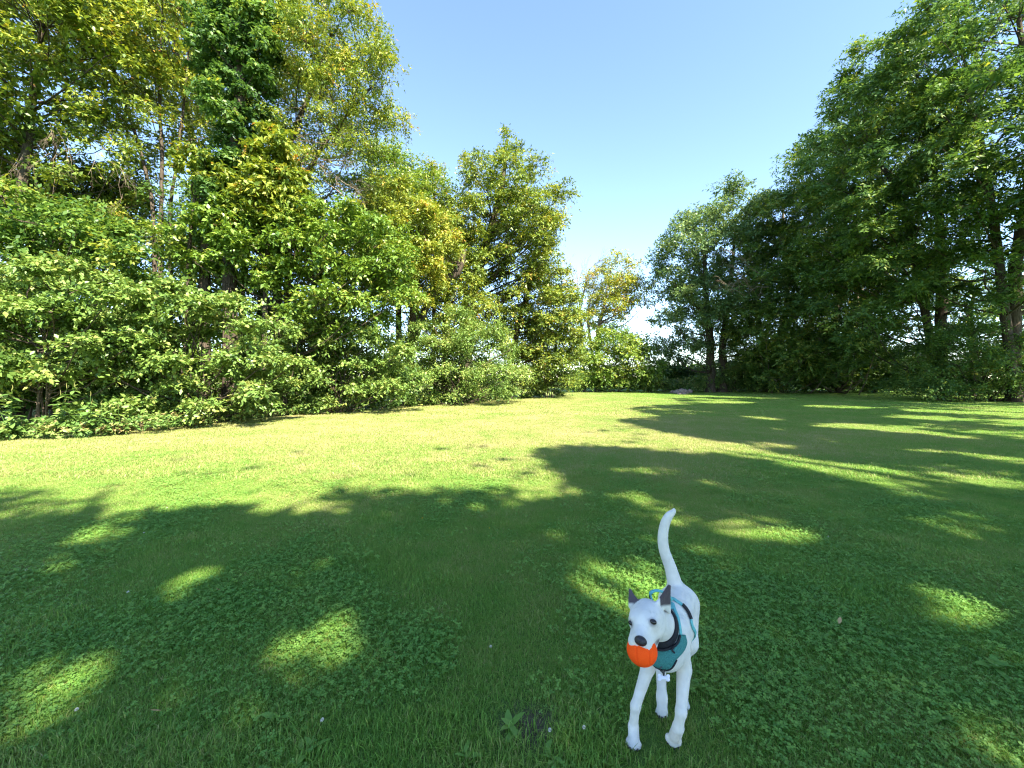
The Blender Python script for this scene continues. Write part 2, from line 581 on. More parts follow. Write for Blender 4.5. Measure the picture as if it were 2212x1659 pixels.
def ground_mat():
    m, n, l, out = new_mat('lawn_ground')
    v = lawn_nodes(n, l)
    g = n.new('ShaderNodeNewGeometry')
    fine = noise_node(n, l, 60, 3, 0.7, g.outputs['Position'])
    a = n.new('ShaderNodeMath'); a.operation = 'MULTIPLY_ADD'
    l.new(fine.outputs[0], a.inputs[0]); a.inputs[1].default_value = 0.5; a.inputs[2].default_value = 0.10
    s = n.new('ShaderNodeMath'); s.operation = 'ADD'; l.new(v, s.inputs[0]); l.new(a.outputs[0], s.inputs[1])
    rp = ramp(n, [(0.0, (0.060, 0.110, 0.028)), (0.4, (0.100, 0.180, 0.036)), (0.65, (0.17, 0.20, 0.05)), (1.0, (0.36, 0.31, 0.13))])
    l.new(s.outputs[0], rp.inputs[0])
    # bare soil patch near the dog
    sub = n.new('ShaderNodeVectorMath'); sub.operation = 'SUBTRACT'
    l.new(g.outputs['Position'], sub.inputs[0]); sub.inputs[1].default_value = tuple(ground(1150, 1570))
    wob = noise_node(n, l, 14, 3, 0.6, g.outputs['Position'])
    ln = n.new('ShaderNodeVectorMath'); ln.operation = 'LENGTH'; l.new(sub.outputs[0], ln.inputs[0])
    w2 = n.new('ShaderNodeMath'); w2.operation = 'MULTIPLY_ADD'; l.new(wob.outputs[0], w2.inputs[0]); w2.inputs[1].default_value = 0.16
    l.new(ln.outputs['Value'], w2.inputs[2])
    mr = n.new('ShaderNodeMapRange'); mr.inputs['From Min'].default_value = 0.10; mr.inputs['From Max'].default_value = 0.26
    mr.inputs['To Min'].default_value = 1; mr.inputs['To Max'].default_value = 0
    l.new(w2.outputs[0], mr.inputs['Value'])
    soil = ramp(n, [(0.3, (0.045, 0.033, 0.024)), (0.7, (0.14, 0.105, 0.075))])
    l.new(fine.outputs[0], soil.inputs[0])
    mx = n.new('ShaderNodeMix'); mx.data_type = 'RGBA'
    l.new(mr.outputs[0], mx.inputs[0]); l.new(rp.outputs[0], mx.inputs[6]); l.new(soil.outputs[0], mx.inputs[7])
    b = n.new('ShaderNodeBsdfPrincipled'); b.inputs['Roughness'].default_value = 0.9; b.inputs['Specular IOR Level'].default_value = 0.1
    l.new(mx.outputs[2], b.inputs['Base Color'])
    bp = n.new('ShaderNodeBump'); bp.inputs['Strength'].default_value = 0.6; bp.inputs['Distance'].default_value = 0.03
    l.new(fine.outputs[0], bp.inputs['Height']); l.new(bp.outputs[0], b.inputs['Normal'])
    l.new(b.outputs[0], out.inputs[0])
    return m


M['ground'] = ground_mat()
S = 900.0
g_me = mesh_np('lawn', [(-S, -S, 0), (S, -S, 0), (S, S, 0), (-S, S, 0)], [(0, 1, 2, 3)], M['ground'])
tag(obj('lawn', g_me), 'mown grass lawn between the two rows of trees', 'lawn', kind='structure')


# ------------------------------------------------------------------ left side: hedge shrubs, trees
def stems(x, y, n, h, spread, r, rng):
    return [[(x + rng.normal(0, spread * 0.25), y + rng.normal(0, spread * 0.25), 0, r),
             (x + rng.normal(0, spread * 0.5), y + rng.normal(0, spread * 0.4), h * 0.5, r * 0.7),
             (x + rng.normal(0, spread), y + rng.normal(0, spread * 0.6), h, r * 0.3)] for _ in range(n)]


rs = np.random.default_rng(11)
HEDGE_KW = dict(L=9, spray=0.50, leaf=0.100, width=0.62, up=0.1, droop=0.25, flat=0.75, tint=0.50, round_leaf=False)


def shrub(label, poly, d0, thick, r, n, leaves, mat, seed, base_px, cat='shrub', name='shrub', nst=5, st_r=0.03, group='shrubs of the left hedge', squash=0.7, tint0=0.0, hole=None, tgrad=None, **kw):
    rng = np.random.default_rng(seed)
    cl = outline_clumps(poly, d0, thick, r * 1.15, int(n * 1.5), rng, squash, tint0, hole=hole, tgrad=tgrad)
    bx = (base_px - CX) * d0 / FPX
    top = max(c[0][2] for c in cl)
    k = dict(HEDGE_KW); k.update(kw)
    k['leaf'] *= 1.2
    if d0 >= 18:
        k['one_tri'] = True; k['leaf'] *= 0.82; leaves = int(leaves * 1.6)
    return make_plant(name, label, cat, (bx, d0), cl, leaves, mat, stems(bx, d0, nst, top * 0.8, r * 0.9, st_r, rng), seed,
                      group=group, crown='foliage', stem='stem', **k)


# front shrubs, near to far
shrub('broad pale-green leafy shrub at the left edge of the picture, above the flowering weeds',
      [(-120, 600), (0, 560), (110, 560), (240, 590), (330, 640), (345, 740), (300, 800), (200, 830), (60, 850), (-120, 860)],
      11.3, 3.0, 0.55, 34, 38000, 'hedge', 21, 90, nst=6, squash=0.6, hole=[[(30, 700), (110, 690), (190, 720), (180, 790), (60, 790)], [(150, 620), (240, 610), (250, 650), (160, 660)]])
shrub('low dark-bottomed part of hedge, arching shrub right of the flowering weeds',
      [(180, 700), (300, 640), (420, 610), (520, 640), (590, 700), (640, 790), (600, 880), (470, 925), (330, 935), (230, 900)],
      12.2, 2.6, 0.52, 32, 37000, 'hedge', 22, 420, nst=6, tint0=0.03, squash=0.6, hole=[[(180, 780), (290, 770), (310, 850), (200, 860)], [(340, 730), (510, 735), (520, 790), (360, 785)]])
shrub('arching shrub with layered pale sprays below the leaning trunk, middle of the hedge',
      [(560, 790), (640, 700), (740, 680), (860, 720), (920, 790), (900, 860), (800, 893), (650, 905), (560, 900)],
      16.5, 3.2, 0.62, 26, 30000, 'hedge', 23, 740, tint0=0.05)
shrub('rounded bright shrub below the big vine mound, with fine pale leaves',
      [(830, 830), (850, 740), (900, 690), (980, 672), (1060, 690), (1120, 750), (1150, 830), (1100, 868), (960, 876), (860, 880)],
      21.5, 4.0, 0.75, 28, 30000, 'hedge', 24, 980, tint0=0.08, leaf=0.12, spray=0.6)
shrub('glossy bright-green climber mass bulging over the hedge, left of the yellow vines',
      [(360, 560), (400, 500), (470, 470), (560, 470), (660, 455), (760, 450), (850, 480), (880, 560), (890, 660), (820, 720), (730, 740), (640, 700), (560, 640), (460, 620), (390, 610)],
      15.5, 3.4, 0.70, 42, 45000, 'glossy', 25, 620, hole=[(600, 610), (700, 570), (740, 640), (700, 690), (620, 670)], droop=0.35, leaf=0.115, spray=0.55)
shrub('upright spray of glossy leaves poking above the hedge in front of dark trunks',
      [(440, 520), (450, 460), (500, 420), (530, 470), (530, 540), (470, 560)],
      14.6, 1.2, 0.34, 9, 5000, 'glossy', 26, 490, droop=0.4, leaf=0.13)
shrub('shaded dark-green shrub at the left edge behind the pale leafy shrub',
      [(-150, 420), (0, 400), (140, 430), (260, 480), (330, 560), (300, 650), (150, 640), (-150, 660)],
      13.6, 3.0, 0.75, 24, 24000, 'ash', 27, 80, leaf=0.13, spray=0.6)

shrub('yellow-flecked bush at the far end of the left hedge, beside the mown corner',
      [(1120, 760), (1140, 690), (1190, 640), (1240, 640), (1265, 720), (1260, 800), (1230, 848), (1140, 860)],
      28.0, 4.0, 0.9, 20, 17000, 'yellow', 28, 1190, leaf=0.15, spray=0.7, tint=0.35)

# the wood behind
def tree(label, poly, d0, thick, r, n, leaves, mat, seed, trunks, name='tree', cat='tree', group=None, squash=0.85, tint0=0.0, bark='bark', tgrad=None, hole=None, low=None, **kw):
    rng = np.random.default_rng(seed)
    cl = outline_clumps(poly, d0, thick, r * 1.2, int(n * 1.6), rng, squash, tint0, tgrad, hole)
    if low: cl += low
    kw['leaf'] *= 1.35
    if d0 >= 16:
        kw['one_tri'] = True; kw['leaf'] *= 0.80; leaves = int(leaves * 1.8)
    kw['width'] = kw.get('width', 0.5) * 1.15
    base = trunks[0][0][:2]
    return make_plant(name, label, cat, base, cl, leaves, mat, trunks, seed, bark=bark, group=group, **kw)


def trunk(pts, d, rpx):
    """trunk from picture points (X, Y, radius in picture units)"""
    out = []
    for (X, Y), rr in zip(pts, rpx):
        p = px(X, Y, d)
        out.append((p[0], p[1], max(p[2], 0) if (X, Y) != pts[0] else 0.0, rr * d / FPX))
    return out


LT = 'trees of the left wood'
root, b0 = tree('tall yellow-green tree filling the top left corner, dead twigs below its crown',
     [(-160, -160), (60, -180), (230, -120), (290, 20), (270, 120), (200, 200), (90, 250), (0, 330), (-160, 380)],
     14.5, 5, 0.85, 36, 34000, 'yellow', 31, [trunk([(40, 930), (30, 600), (60, 300), (90, 60)], 15.0, [14, 11, 8, 4])], group=LT,
     leaf=0.125, spray=0.6, tint=0.42, droop=0.3)
tb = Tubes(); rg = np.random.default_rng(5)
for X, Y in [(20, 240), (90, 260), (150, 280), (60, 330), (200, 330), (120, 330), (0, 300), (240, 360)]:
    for _ in range(2):
        bare(tb, px(X + rg.normal(0, 20), Y, 14.6), np.array([rg.normal(0.1, 0.5), rg.normal(-0.1, 0.3), -0.9]), rg.uniform(0.7, 1.2), 0.007, 3, rg, 0.35, 0.1, b0)
obj('dead_twigs', tb.mesh('dead_twigs', M['deadwood']), root)

tree('slim multi-stemmed tree with dark bare trunks left of the vine column',
     [(180, -60), (330, -120), (450, -60), (440, 120), (420, 260), (360, 330), (300, 400), (240, 360), (190, 240), (170, 60)],
     16.5, 4.5, 0.90, 34, 19000, 'yellow', 32,
     [trunk([(338, 880), (332, 520), (322, 400), (280, 250), (230, 100)], 16.5, [4.5, 4, 3.5, 3, 1.5]),
      trunk([(350, 880), (346, 520), (350, 380), (345, 200), (350, 40)], 16.6, [4.5, 4, 3.5, 3, 1.5]),
      trunk([(372, 880), (368, 480), (380, 360), (400, 200), (410, 60)], 16.9, [4, 3.5, 3, 2, 1.5])], group=LT,
     leaf=0.14, spray=0.6, tint=0.46, droop=0.3)

vc = [(430, 120), (440, 40), (480, 0), (540, -10), (590, 30), (590, 110), (575, 200), (560, 330), (550, 420), (530, 500), (440, 500), (430, 420), (470, 330), (485, 200), (440, 170)]
tree('dark trunk column wrapped in climbing vine with a bright leafy cap, left wood',
     vc, 15.2, 1.6, 0.42, 46, 40000, 'ash', 33,
     [trunk([(500, 900), (498, 500), (515, 250), (520, 20)], 15.2, [16, 13, 11, 6]),
      trunk([(440, 900), (445, 520), (480, 380), (515, 300)], 15.4, [12, 10, 8, 6])], group=LT,
     leaf=0.11, spray=0.42, tint=0.16, droop=0.4, flat=0.5,  # shade put into dark leaf tint; paler clumps stand in for sunlit leaves
     low=[(px(460, 60, 14.6), np.array([.6, .6, .5]), .35), (px(540, 30, 14.6), np.array([.7, .6, .5]), .4), (px(500, -10, 14.8), np.array([.7, .7, .5]), .4),
          (px(455, 200, 14.3), np.array([.6, .5, .45]), .25), (px(480, 240, 14.2), np.array([.5, .5, .4]), .2), (px(575, 90, 14.7), np.array([.5, .5, .5]), .3)])

root, b0 = tree('feathery thin-leaved tree against the sky at the right end of the tall left wood',
     [(600, 120), (610, 20), (680, -20), (770, 20), (835, 90), (860, 170), (850, 240), (830, 280), (780, 330), (800, 380), (720, 440), (650, 430), (610, 330), (590, 240)],
     17.5, 5, 0.80, 38, 30000, 'yellow', 34,
     [trunk([(600, 890), (600, 520), (620, 330), (680, 180), (720, 60)], 17.6, [10, 8, 6, 4, 2]),
      trunk([(620, 890), (625, 520), (660, 380), (740, 260), (800, 190)], 17.8, [8, 7, 5, 3, 2])], group=LT,
     leaf=0.135, spray=0.55, width=0.36, tint=0.45, droop=0.45, shell=0.3)
tb = Tubes()
for X, Y, dx, dz in [(600, 250, 1, .15), (620, 270, 1, .3), (640, 300, 1, .1), (620, 310, 1, -.1), (660, 330, 1, -.35), (680, 350, .8, -.5), (700, 390, .8, -.5), (640, 350, 1, -.2)]:
    bare(tb, px(X, Y, 16.4), np.array([dx, -0.2, dz]), 1.5, 0.022, 3, rg, 0.3, 0.05, b0)
obj('dead_branches', tb.mesh('dead_branches', M['deadwood']), root)

tree('yellow-leaved vine curtain hanging right of the dark column in the left wood',
     [(560, 330), (600, 270), (640, 330), (650, 420), (640, 480), (600, 500), (530, 500), (520, 430)],
     14.9, 2.0, 0.45, 18, 15000, 'yellow', 35, [trunk([(570, 900), (575, 600), (590, 400), (600, 330)], 15.0, [6, 5, 4, 2])],
     group=LT, name='vine_covered_tree', leaf=0.12, spray=0.5, tint=0.47, droop=0.5)
tree('orange-tinted low bough tree in front of dark trunks, centre of the left wood',
     [(370, 330), (420, 310), (490, 330), (510, 380), (480, 410), (400, 390)],
     14.6, 1.4, 0.30, 10, 3200, 'yellow', 36, [trunk([(400, 900), (405, 600), (420, 430), (440, 350)], 14.9, [5, 4, 3, 2])],
     group=LT, name='young_tree', leaf=0.11, spray=0.5, tint=0.45, droop=0.35, tvar=0.17, shell=0.15)

tree('fresh green tree showing behind the vines, left of the spiky vine mound',
     [(790, 440), (800, 350), (850, 315), (900, 340), (930, 400), (960, 380), (980, 440), (940, 480), (850, 490)],
     26, 5, 1.0, 18, 14000, 'glossy', 37, [trunk([(860, 860), (862, 600), (870, 450), (850, 340)], 26, [7, 6, 4, 2])], group=LT,
     leaf=0.15, spray=0.75, tint=0.62)
tree('sparse thin tree top between the green tree and the vine mound',
     [(900, 440), (915, 360), (945, 350), (970, 400), (975, 470), (920, 480)],
     27, 2, 0.55, 9, 3500, 'yellow', 38, [trunk([(935, 860), (938, 600), (940, 450), (930, 360)], 27, [5, 4, 3, 1])], group=LT,
     leaf=0.13, spray=0.6, tint=0.5, shell=0.2)
tree('yellow-green vine-smothered tree bulging left of the vine mound',
     [(740, 560), (760, 460), (830, 410), (900, 415), (960, 470), (975, 540), (970, 640), (900, 680), (870, 620), (820, 640), (760, 620)],
     21.5, 4.5, 0.80, 36, 34000, 'yellow', 39,
     [trunk([(880, 870), (890, 700), (900, 560), (880, 450)], 22, [9, 8, 6, 3]),
      trunk([(850, 690), (930, 640), (985, 590), (1000, 540)], 22.4, [7, 8, 9, 8])], group=LT, name='vine_covered_tree',
     leaf=0.14, spray=0.6, tint=0.58, droop=0.45, tvar=0.13)
tree('drooping vine-hung tree closing the bank between the leaning trunk and the great mound',
     [(880, 520), (930, 450), (1000, 430), (1045, 540), (1050, 700), (1000, 760), (900, 740), (870, 640)],
     24.5, 3.5, 0.85, 30, 19000, 'yellow', 45, [trunk([(960, 866), (962, 740), (965, 600), (970, 480)], 25, [8, 7, 5, 2])], group=LT, name='vine_covered_tree',
     leaf=0.14, spray=0.6, tint=0.44, droop=0.5)
tree('great vine mound tree with a leafy spike on top, centre of the picture',
     [(945, 560), (950, 460), (985, 400), (1040, 365), (1100, 350), (1160, 375), (1190, 420), (1215, 440), (1220, 480), (1210, 540), (1190, 600), (1130, 610), (1080, 590), (1040, 640), (980, 640)],
     27, 7, 0.95, 48, 42000, 'yellow', 40,
     [trunk([(1010, 860), (1010, 700), (1040, 560), (1080, 420), (1095, 300)], 27.5, [12, 11, 9, 6, 2])], group=LT, name='vine_covered_tree',
     leaf=0.155, spray=0.7, tint=0.40, droop=0.45,
     low=[(px(1085, 330, 27), np.array([.75, .7, .9]), -.02), (px(1095, 295, 27), np.array([.6, .6, .8]), 0), (px(1120, 325, 27), np.array([.6, .6, .7]), 0), (px(1010, 345, 27), np.array([.5, .5, .6]), 0.05)])
tree('lower vine-draped tree with yellow flecks at the right end of the left wood',
     [(1020, 720), (1030, 650), (1090, 610), (1150, 570), (1210, 570), (1250, 620), (1265, 690), (1250, 760), (1190, 800), (1110, 780), (1050, 770)],
     27.5, 5, 0.9, 32, 28000, 'yellow', 41,
     [trunk([(1100, 860), (1105, 780), (1120, 700), (1150, 600)], 28, [9, 8, 6, 3])], group=LT, name='vine_covered_tree',
     leaf=0.15, spray=0.65, tint=0.42, droop=0.45, tvar=0.2)

tree('tall pale yellow-green tree behind the slim trunks and the vine column',
     [(60, -60), (120, -200), (300, -220), (520, -200), (640, -140), (650, 60), (610, 180), (560, 300), (440, 320), (330, 220), (200, 200), (80, 160)],
     20.5, 6, 1.15, 40, 27000, 'yellow', 47, [trunk([(420, 870), (415, 600), (420, 350), (380, 100), (360, -60)], 20.5, [9, 8, 7, 5, 2])], group=LT,
     leaf=0.185, spray=0.7, tint=0.50, droop=0.3, shell=0.3)
tree('broad tree low in the left wood between the bare trunks and the shrubs',
     [(60, 560), (90, 430), (180, 350), (280, 380), (330, 450), (340, 560)],
     18.0, 4, 0.85, 18, 12000, 'yellow', 48, [trunk([(200, 890), (205, 700), (190, 500), (200, 400)], 18, [7, 6, 4, 2])], group=LT,
     leaf=0.16, spray=0.6, tint=0.36, droop=0.3, shell=0.3)

tree('leafy half-shaded tree below the dead twigs at the upper left edge',
     [(-140, 250), (60, 230), (200, 250), (300, 300), (330, 400), (300, 520), (100, 500), (-140, 480)],
     16.2, 3.5, 0.75, 26, 13000, 'yellow', 49, [trunk([(120, 900), (118, 650), (110, 450), (120, 300)], 16.2, [7, 6, 4, 2])], group=LT,
     leaf=0.15, spray=0.55, tint=0.36, droop=0.3, shell=0.25)
tree('half-shaded tree filling the wood right of the slim trunks',
     [(330, 560), (360, 420), (440, 380), (560, 420), (700, 430), (720, 500), (640, 560)],
     17.2, 3.0, 0.70, 22, 12000, 'ash', 46, [trunk([(520, 890), (522, 700), (530, 560), (540, 460)], 17.2, [7, 6, 4, 2])], group=LT,
     leaf=0.12, spray=0.55, tint=0.42, droop=0.3)

# darker trees deeper in the wood, behind the front row
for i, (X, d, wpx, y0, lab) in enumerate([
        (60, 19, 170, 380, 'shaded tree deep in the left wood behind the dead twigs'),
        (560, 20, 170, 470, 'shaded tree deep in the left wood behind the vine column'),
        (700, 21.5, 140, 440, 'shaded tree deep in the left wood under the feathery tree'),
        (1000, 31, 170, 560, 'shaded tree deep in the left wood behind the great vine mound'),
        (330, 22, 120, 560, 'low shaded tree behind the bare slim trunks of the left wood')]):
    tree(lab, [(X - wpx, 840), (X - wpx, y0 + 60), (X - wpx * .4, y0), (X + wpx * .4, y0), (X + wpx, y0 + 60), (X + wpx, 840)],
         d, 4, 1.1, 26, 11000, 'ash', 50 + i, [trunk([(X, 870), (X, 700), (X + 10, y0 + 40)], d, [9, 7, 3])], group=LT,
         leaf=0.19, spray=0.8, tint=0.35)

# far end of the clearing
root, b0 = tree('slender yellowing tree standing alone at the far end of the clearing',
     [(1262, 690), (1262, 620), (1290, 575), (1330, 555), (1375, 570), (1402, 620), (1395, 670), (1360, 690), (1330, 720), (1290, 730)],
     41, 6, 1.1, 30, 13000, 'autumn', 61, [trunk([(1292, 850), (1291, 730), (1305, 660), (1320, 580)], 41, [6, 5, 3, 1]),
                                          trunk([(1293, 760), (1270, 690), (1285, 620)], 41, [4, 3, 1])],
     leaf=0.19, spray=0.8, tint=0.45, shell=0.2, tvar=0.2, bark='bark_pale')
dt = empty('dead_tree', (px(1262, 850, 43)[0], 43, 0))
tag(dt, 'leafless grey tree with fine bare twigs beside the yellowing tree', 'tree')
tb = Tubes(); b0 = np.array(dt.location)
tb2 = Tubes(); tb2.add(spline([b0, px(1258, 740, 43), px(1252, 650, 43)], 8) - b0, np.linspace(.2, .08, 8), 7)
obj('trunk', tb2.mesh('trunk', M['deadwood']), dt)
for X, Y, dx, dz in [(1256, 720, .4, 1), (1256, 690, -.4, 1), (1254, 670, .15, 1), (1253, 655, -.15, 1), (1255, 700, .7, .8), (1253, 655, .3, 1)]:
    bare(tb, px(X, Y, 43), np.array([dx, rg.normal(0, .2), dz]), 3.4, 0.055, 4, rg, 0.28, 0.0, b0)
obj('branches', tb.mesh('branches', M['deadwood']), dt)

shrub('bright broad bush across the far end of the clearing under the yellowing tree',
      [(1235, 840), (1240, 770), (1270, 735), (1330, 705), (1385, 725), (1415, 770), (1422, 842)],
      39, 5, 1.2, 30, 21000, 'glossy', 62, 1330, leaf=0.23, spray=0.85, group='bushes at the far end of the clearing', tint=0.62, squash=0.9)
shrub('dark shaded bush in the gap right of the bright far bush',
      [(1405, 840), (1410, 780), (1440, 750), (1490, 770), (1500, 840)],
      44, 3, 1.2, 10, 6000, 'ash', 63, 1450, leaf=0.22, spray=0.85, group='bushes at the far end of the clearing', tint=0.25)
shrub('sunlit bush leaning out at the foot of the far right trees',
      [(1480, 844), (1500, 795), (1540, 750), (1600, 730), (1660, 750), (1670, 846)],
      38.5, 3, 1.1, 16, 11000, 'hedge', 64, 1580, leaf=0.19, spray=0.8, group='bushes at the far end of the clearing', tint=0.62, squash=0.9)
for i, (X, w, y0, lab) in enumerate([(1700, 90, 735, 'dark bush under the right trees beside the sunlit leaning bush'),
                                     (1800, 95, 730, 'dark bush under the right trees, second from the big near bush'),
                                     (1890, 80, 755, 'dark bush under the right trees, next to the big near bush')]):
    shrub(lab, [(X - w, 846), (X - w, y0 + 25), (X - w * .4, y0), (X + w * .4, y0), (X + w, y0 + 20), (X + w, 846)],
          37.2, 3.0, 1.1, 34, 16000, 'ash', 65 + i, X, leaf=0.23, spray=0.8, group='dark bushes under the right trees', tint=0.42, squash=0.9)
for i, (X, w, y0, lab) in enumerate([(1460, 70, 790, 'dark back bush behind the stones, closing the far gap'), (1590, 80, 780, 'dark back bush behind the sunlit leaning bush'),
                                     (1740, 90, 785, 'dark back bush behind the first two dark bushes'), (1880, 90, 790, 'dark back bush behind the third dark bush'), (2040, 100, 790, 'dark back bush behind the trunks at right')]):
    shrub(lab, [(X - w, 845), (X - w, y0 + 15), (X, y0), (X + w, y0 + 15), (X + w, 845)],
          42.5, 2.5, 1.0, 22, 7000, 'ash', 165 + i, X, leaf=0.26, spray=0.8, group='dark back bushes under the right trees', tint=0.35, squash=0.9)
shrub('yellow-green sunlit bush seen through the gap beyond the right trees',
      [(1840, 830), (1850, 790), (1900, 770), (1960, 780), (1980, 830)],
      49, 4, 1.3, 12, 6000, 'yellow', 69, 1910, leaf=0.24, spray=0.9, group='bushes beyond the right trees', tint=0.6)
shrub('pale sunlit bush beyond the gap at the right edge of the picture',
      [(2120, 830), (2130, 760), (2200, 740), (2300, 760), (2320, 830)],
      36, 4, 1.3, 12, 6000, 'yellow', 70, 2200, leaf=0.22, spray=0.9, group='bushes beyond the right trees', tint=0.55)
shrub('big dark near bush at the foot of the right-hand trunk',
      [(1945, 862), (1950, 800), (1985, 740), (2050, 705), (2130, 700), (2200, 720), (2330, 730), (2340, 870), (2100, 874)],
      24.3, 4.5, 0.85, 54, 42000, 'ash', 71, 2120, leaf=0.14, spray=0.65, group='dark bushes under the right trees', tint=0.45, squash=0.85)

# right-hand trees
RT = 'trees of the right row'
GAP = lambda P, rng: ~(sun_gap(P, rng) & (rng.random(len(P)) < 0.93))
ASH = dict(L=11, spray=0.55, width=0.34, pinnate=True, tint=0.46, droop=0.35, flat=0.5)
tree('dense blue-green maple-like tree at the far left of the right row',
     [(1410, 760), (1430, 690), (1405, 600), (1425, 530), (1470, 470), (1520, 425), (1580, 412), (1630, 440), (1660, 520), (1660, 640), (1630, 740), (1560, 770), (1480, 790)],
     38, 9, 1.5, 46, 42000, 'maple', 81, [trunk([(1535, 846), (1534, 740), (1525, 650), (1520, 480)], 38, [9, 8, 6, 2]), trunk([(1560, 846), (1562, 740), (1575, 640), (1590, 480)], 38.5, [9, 7, 5, 2])], group=RT,
     leaf=0.24, spray=0.85, L=9, tint=0.5)
root, b0 = tree('yellow-tipped ash tree with pale dead twigs, second from the far end of the right row',
     [(1590, 700), (1585, 560), (1620, 460), (1650, 420), (1710, 400), (1760, 430), (1790, 540), (1790, 700), (1770, 846), (1640, 846), (1600, 790)],
     35, 8, 1.4, 50, 36000, 'ash', 82, [trunk([(1680, 842), (1682, 740), (1700, 640), (1690, 440)], 39.5, [8, 7, 5, 2]), trunk([(1655, 842), (1650, 750), (1630, 640), (1640, 520)], 39.8, [6, 5, 4, 2])], group=RT,
     leaf=0.25, bark='bark_pale', **{**ASH, 'tint': 0.6, 'spray': 0.8})
tb = Tubes()
for X, Y in [(1600, 590), (1620, 570), (1590, 620), (1640, 600), (1610, 610)]:
    bare(tb, px(X + 20, Y + 20, 31), np.array([-.8, -.3, rg.uniform(-.1, .5)]), 1.7, 0.03, 3, rg, 0.4, 0, b0)
obj('dead_twigs', tb.mesh('dead_twigs', M['deadwood']), root)
tree('tall ash tree, third from the far end of the right row, with leaning pale limb',
     [(1690, 700), (1690, 480), (1710, 340), (1770, 270), (1830, 250), (1880, 320), (1900, 480), (1900, 640), (1890, 780), (1810, 840), (1720, 830)],
     33, 9, 1.4, 58, 46000, 'ash', 83, [trunk([(1800, 844), (1802, 740), (1815, 600), (1820, 400), (1810, 290)], 38.2, [8, 7, 6, 4, 2]), trunk([(1806, 720), (1860, 620), (1930, 585)], 37.5, [6, 5, 3])], group=RT,
     leaf=0.265, bark='bark_pale', **{**ASH, 'spray': 0.75})
tree('tall leafy ash tree with pale sunlit top, fourth along the right row',
     [(1800, 640), (1790, 440), (1760, 330), (1790, 250), (1830, 200), (1840, 120), (1900, 60), (1990, 60), (2040, 140), (2060, 320), (2070, 520), (2050, 690), (1960, 640), (1920, 740), (1840, 760)],
     26.5, 8, 1.15, 64, 50000, 'ash', 84, [trunk([(2034, 870), (2034, 700), (2032, 560), (2020, 380), (1980, 160)], 27, [11, 10, 9, 6, 3]), trunk([(2033, 600), (1960, 480), (1890, 330)], 27, [8, 6, 3])], group=RT,
     leaf=0.255, **{**ASH, 'spray': 0.7})
tree('nearest visible ash tree with thick trunk at the right edge of the picture',
     [(1990, 560), (1980, 330), (1960, 160), (1980, 40), (2020, -50), (2120, -90), (2300, -90), (2500, 0), (2480, 400), (2440, 640), (2300, 640), (2200, 690), (2080, 700)],
     23.0, 8, 1.15, 84, 54000, 'ash', 85, [trunk([(2192, 876), (2190, 700), (2195, 560), (2230, 320), (2200, 40)], 23.4, [12, 11, 10, 8, 4]), trunk([(2200, 520), (2130, 380), (2090, 200)], 23, [9, 7, 4])], group=RT,
     leaf=0.25, **{**ASH, 'spray': 0.65, 'tint': 0.40})
tree('low-boughed tree closing the gap between the two right trunks',
     [(1880, 800), (1890, 650), (1990, 600), (2150, 610), (2330, 620), (2330, 800)],
     30.5, 4, 1.1, 34, 15000, 'ash', 87, [trunk([(2100, 856), (2102, 760), (2095, 680), (2110, 620)], 30.8, [7, 6, 4, 2])], group=RT,
     leaf=0.24, **{**ASH, 'spray': 0.75, 'tint': 0.42})
tree('background ash tree filling the gaps low behind the right row',
     [(1720, 760), (1730, 560), (1800, 480), (1950, 500), (2050, 560), (2080, 650), (1900, 640), (1850, 700), (1800, 770)],
     39, 6, 1.5, 30, 18000, 'yellow', 86, [trunk([(1870, 846), (1872, 740), (1860, 600), (1900, 520)], 39, [8, 7, 5, 2])], group=RT,
     leaf=0.26, **{**ASH, 'spray': 0.9, 'tint': 0.4})


# trees beside and behind the viewer shade the lawn, crowns opened for sun patches
def near_tree(label, x, y, zc, rx, rz, seed, n=80, leaves=21000):
    rng = np.random.default_rng(seed)
    cl = []
    for _ in range(n):
        u = nrm(rng.normal(size=3)) * rng.uniform(0.25, 0.95)
        cl.append((np.array([x, y, zc]) + u * np.array([rx, rx, rz]), np.array([1.5, 1.5, 1.1]) * rng.uniform(.8, 1.2), 0.0))
    make_plant('tree', label, 'tree', (x, y), cl, leaves, 'ash',
               [[(x, y, 0, .34), (x + .1, y, zc * .45, .27), (x - .2, y + .2, zc, .16), (x, y, zc + rz * .8, .05)]], seed, group=RT,
               leaf=0.32, twig=0.02, keep_fn=GAP, **{**ASH, 'spray': 0.7, 'width': 0.5})


near_tree('ash tree standing to the right of the viewer, shading the dog', 8.7, -3.8, 11.0, 5.0, 4.2, 91)
near_tree('ash tree behind the viewer, shading the near left lawn', 3.4, -6.6, 11.5, 5.4, 4.5, 92)
near_tree('ash tree at the right of the viewer, outside the picture', 13.1, 1.6, 11.0, 5.0, 4.6, 94)
near_tree('ash tree at the right, just outside the picture edge', 17.3, 6.6, 11.5, 4.6, 4.8, 95)
near_tree('ash tree whose boughs reach the top right corner of the picture', 22.6, 12.8, 12.5, 5.0, 5.4, 96)
near_tree('ash tree added for shade just right of the viewer, between two larger ashes', 12.4, -3.6, 11.0, 4.0, 4.4, 102, 46, 13000)  # this and the next three are added for the shade they cast
near_tree('slender ash tree added for shade between the two trees at the right picture edge', 20.2, 9.6, 11.5, 4.2, 4.6, 100, 50, 13000)
near_tree('broad ash tree added for shade to the right row, hidden beside the picture edge', 26.4, 14.6, 12.0, 4.4, 5.0, 101, 50, 13000)
near_tree('ash tree added for shade in the row to the right, level with the big dark bush', 29.8, 16.6, 12.0, 5.2, 5.4, 98, 50, 16000)

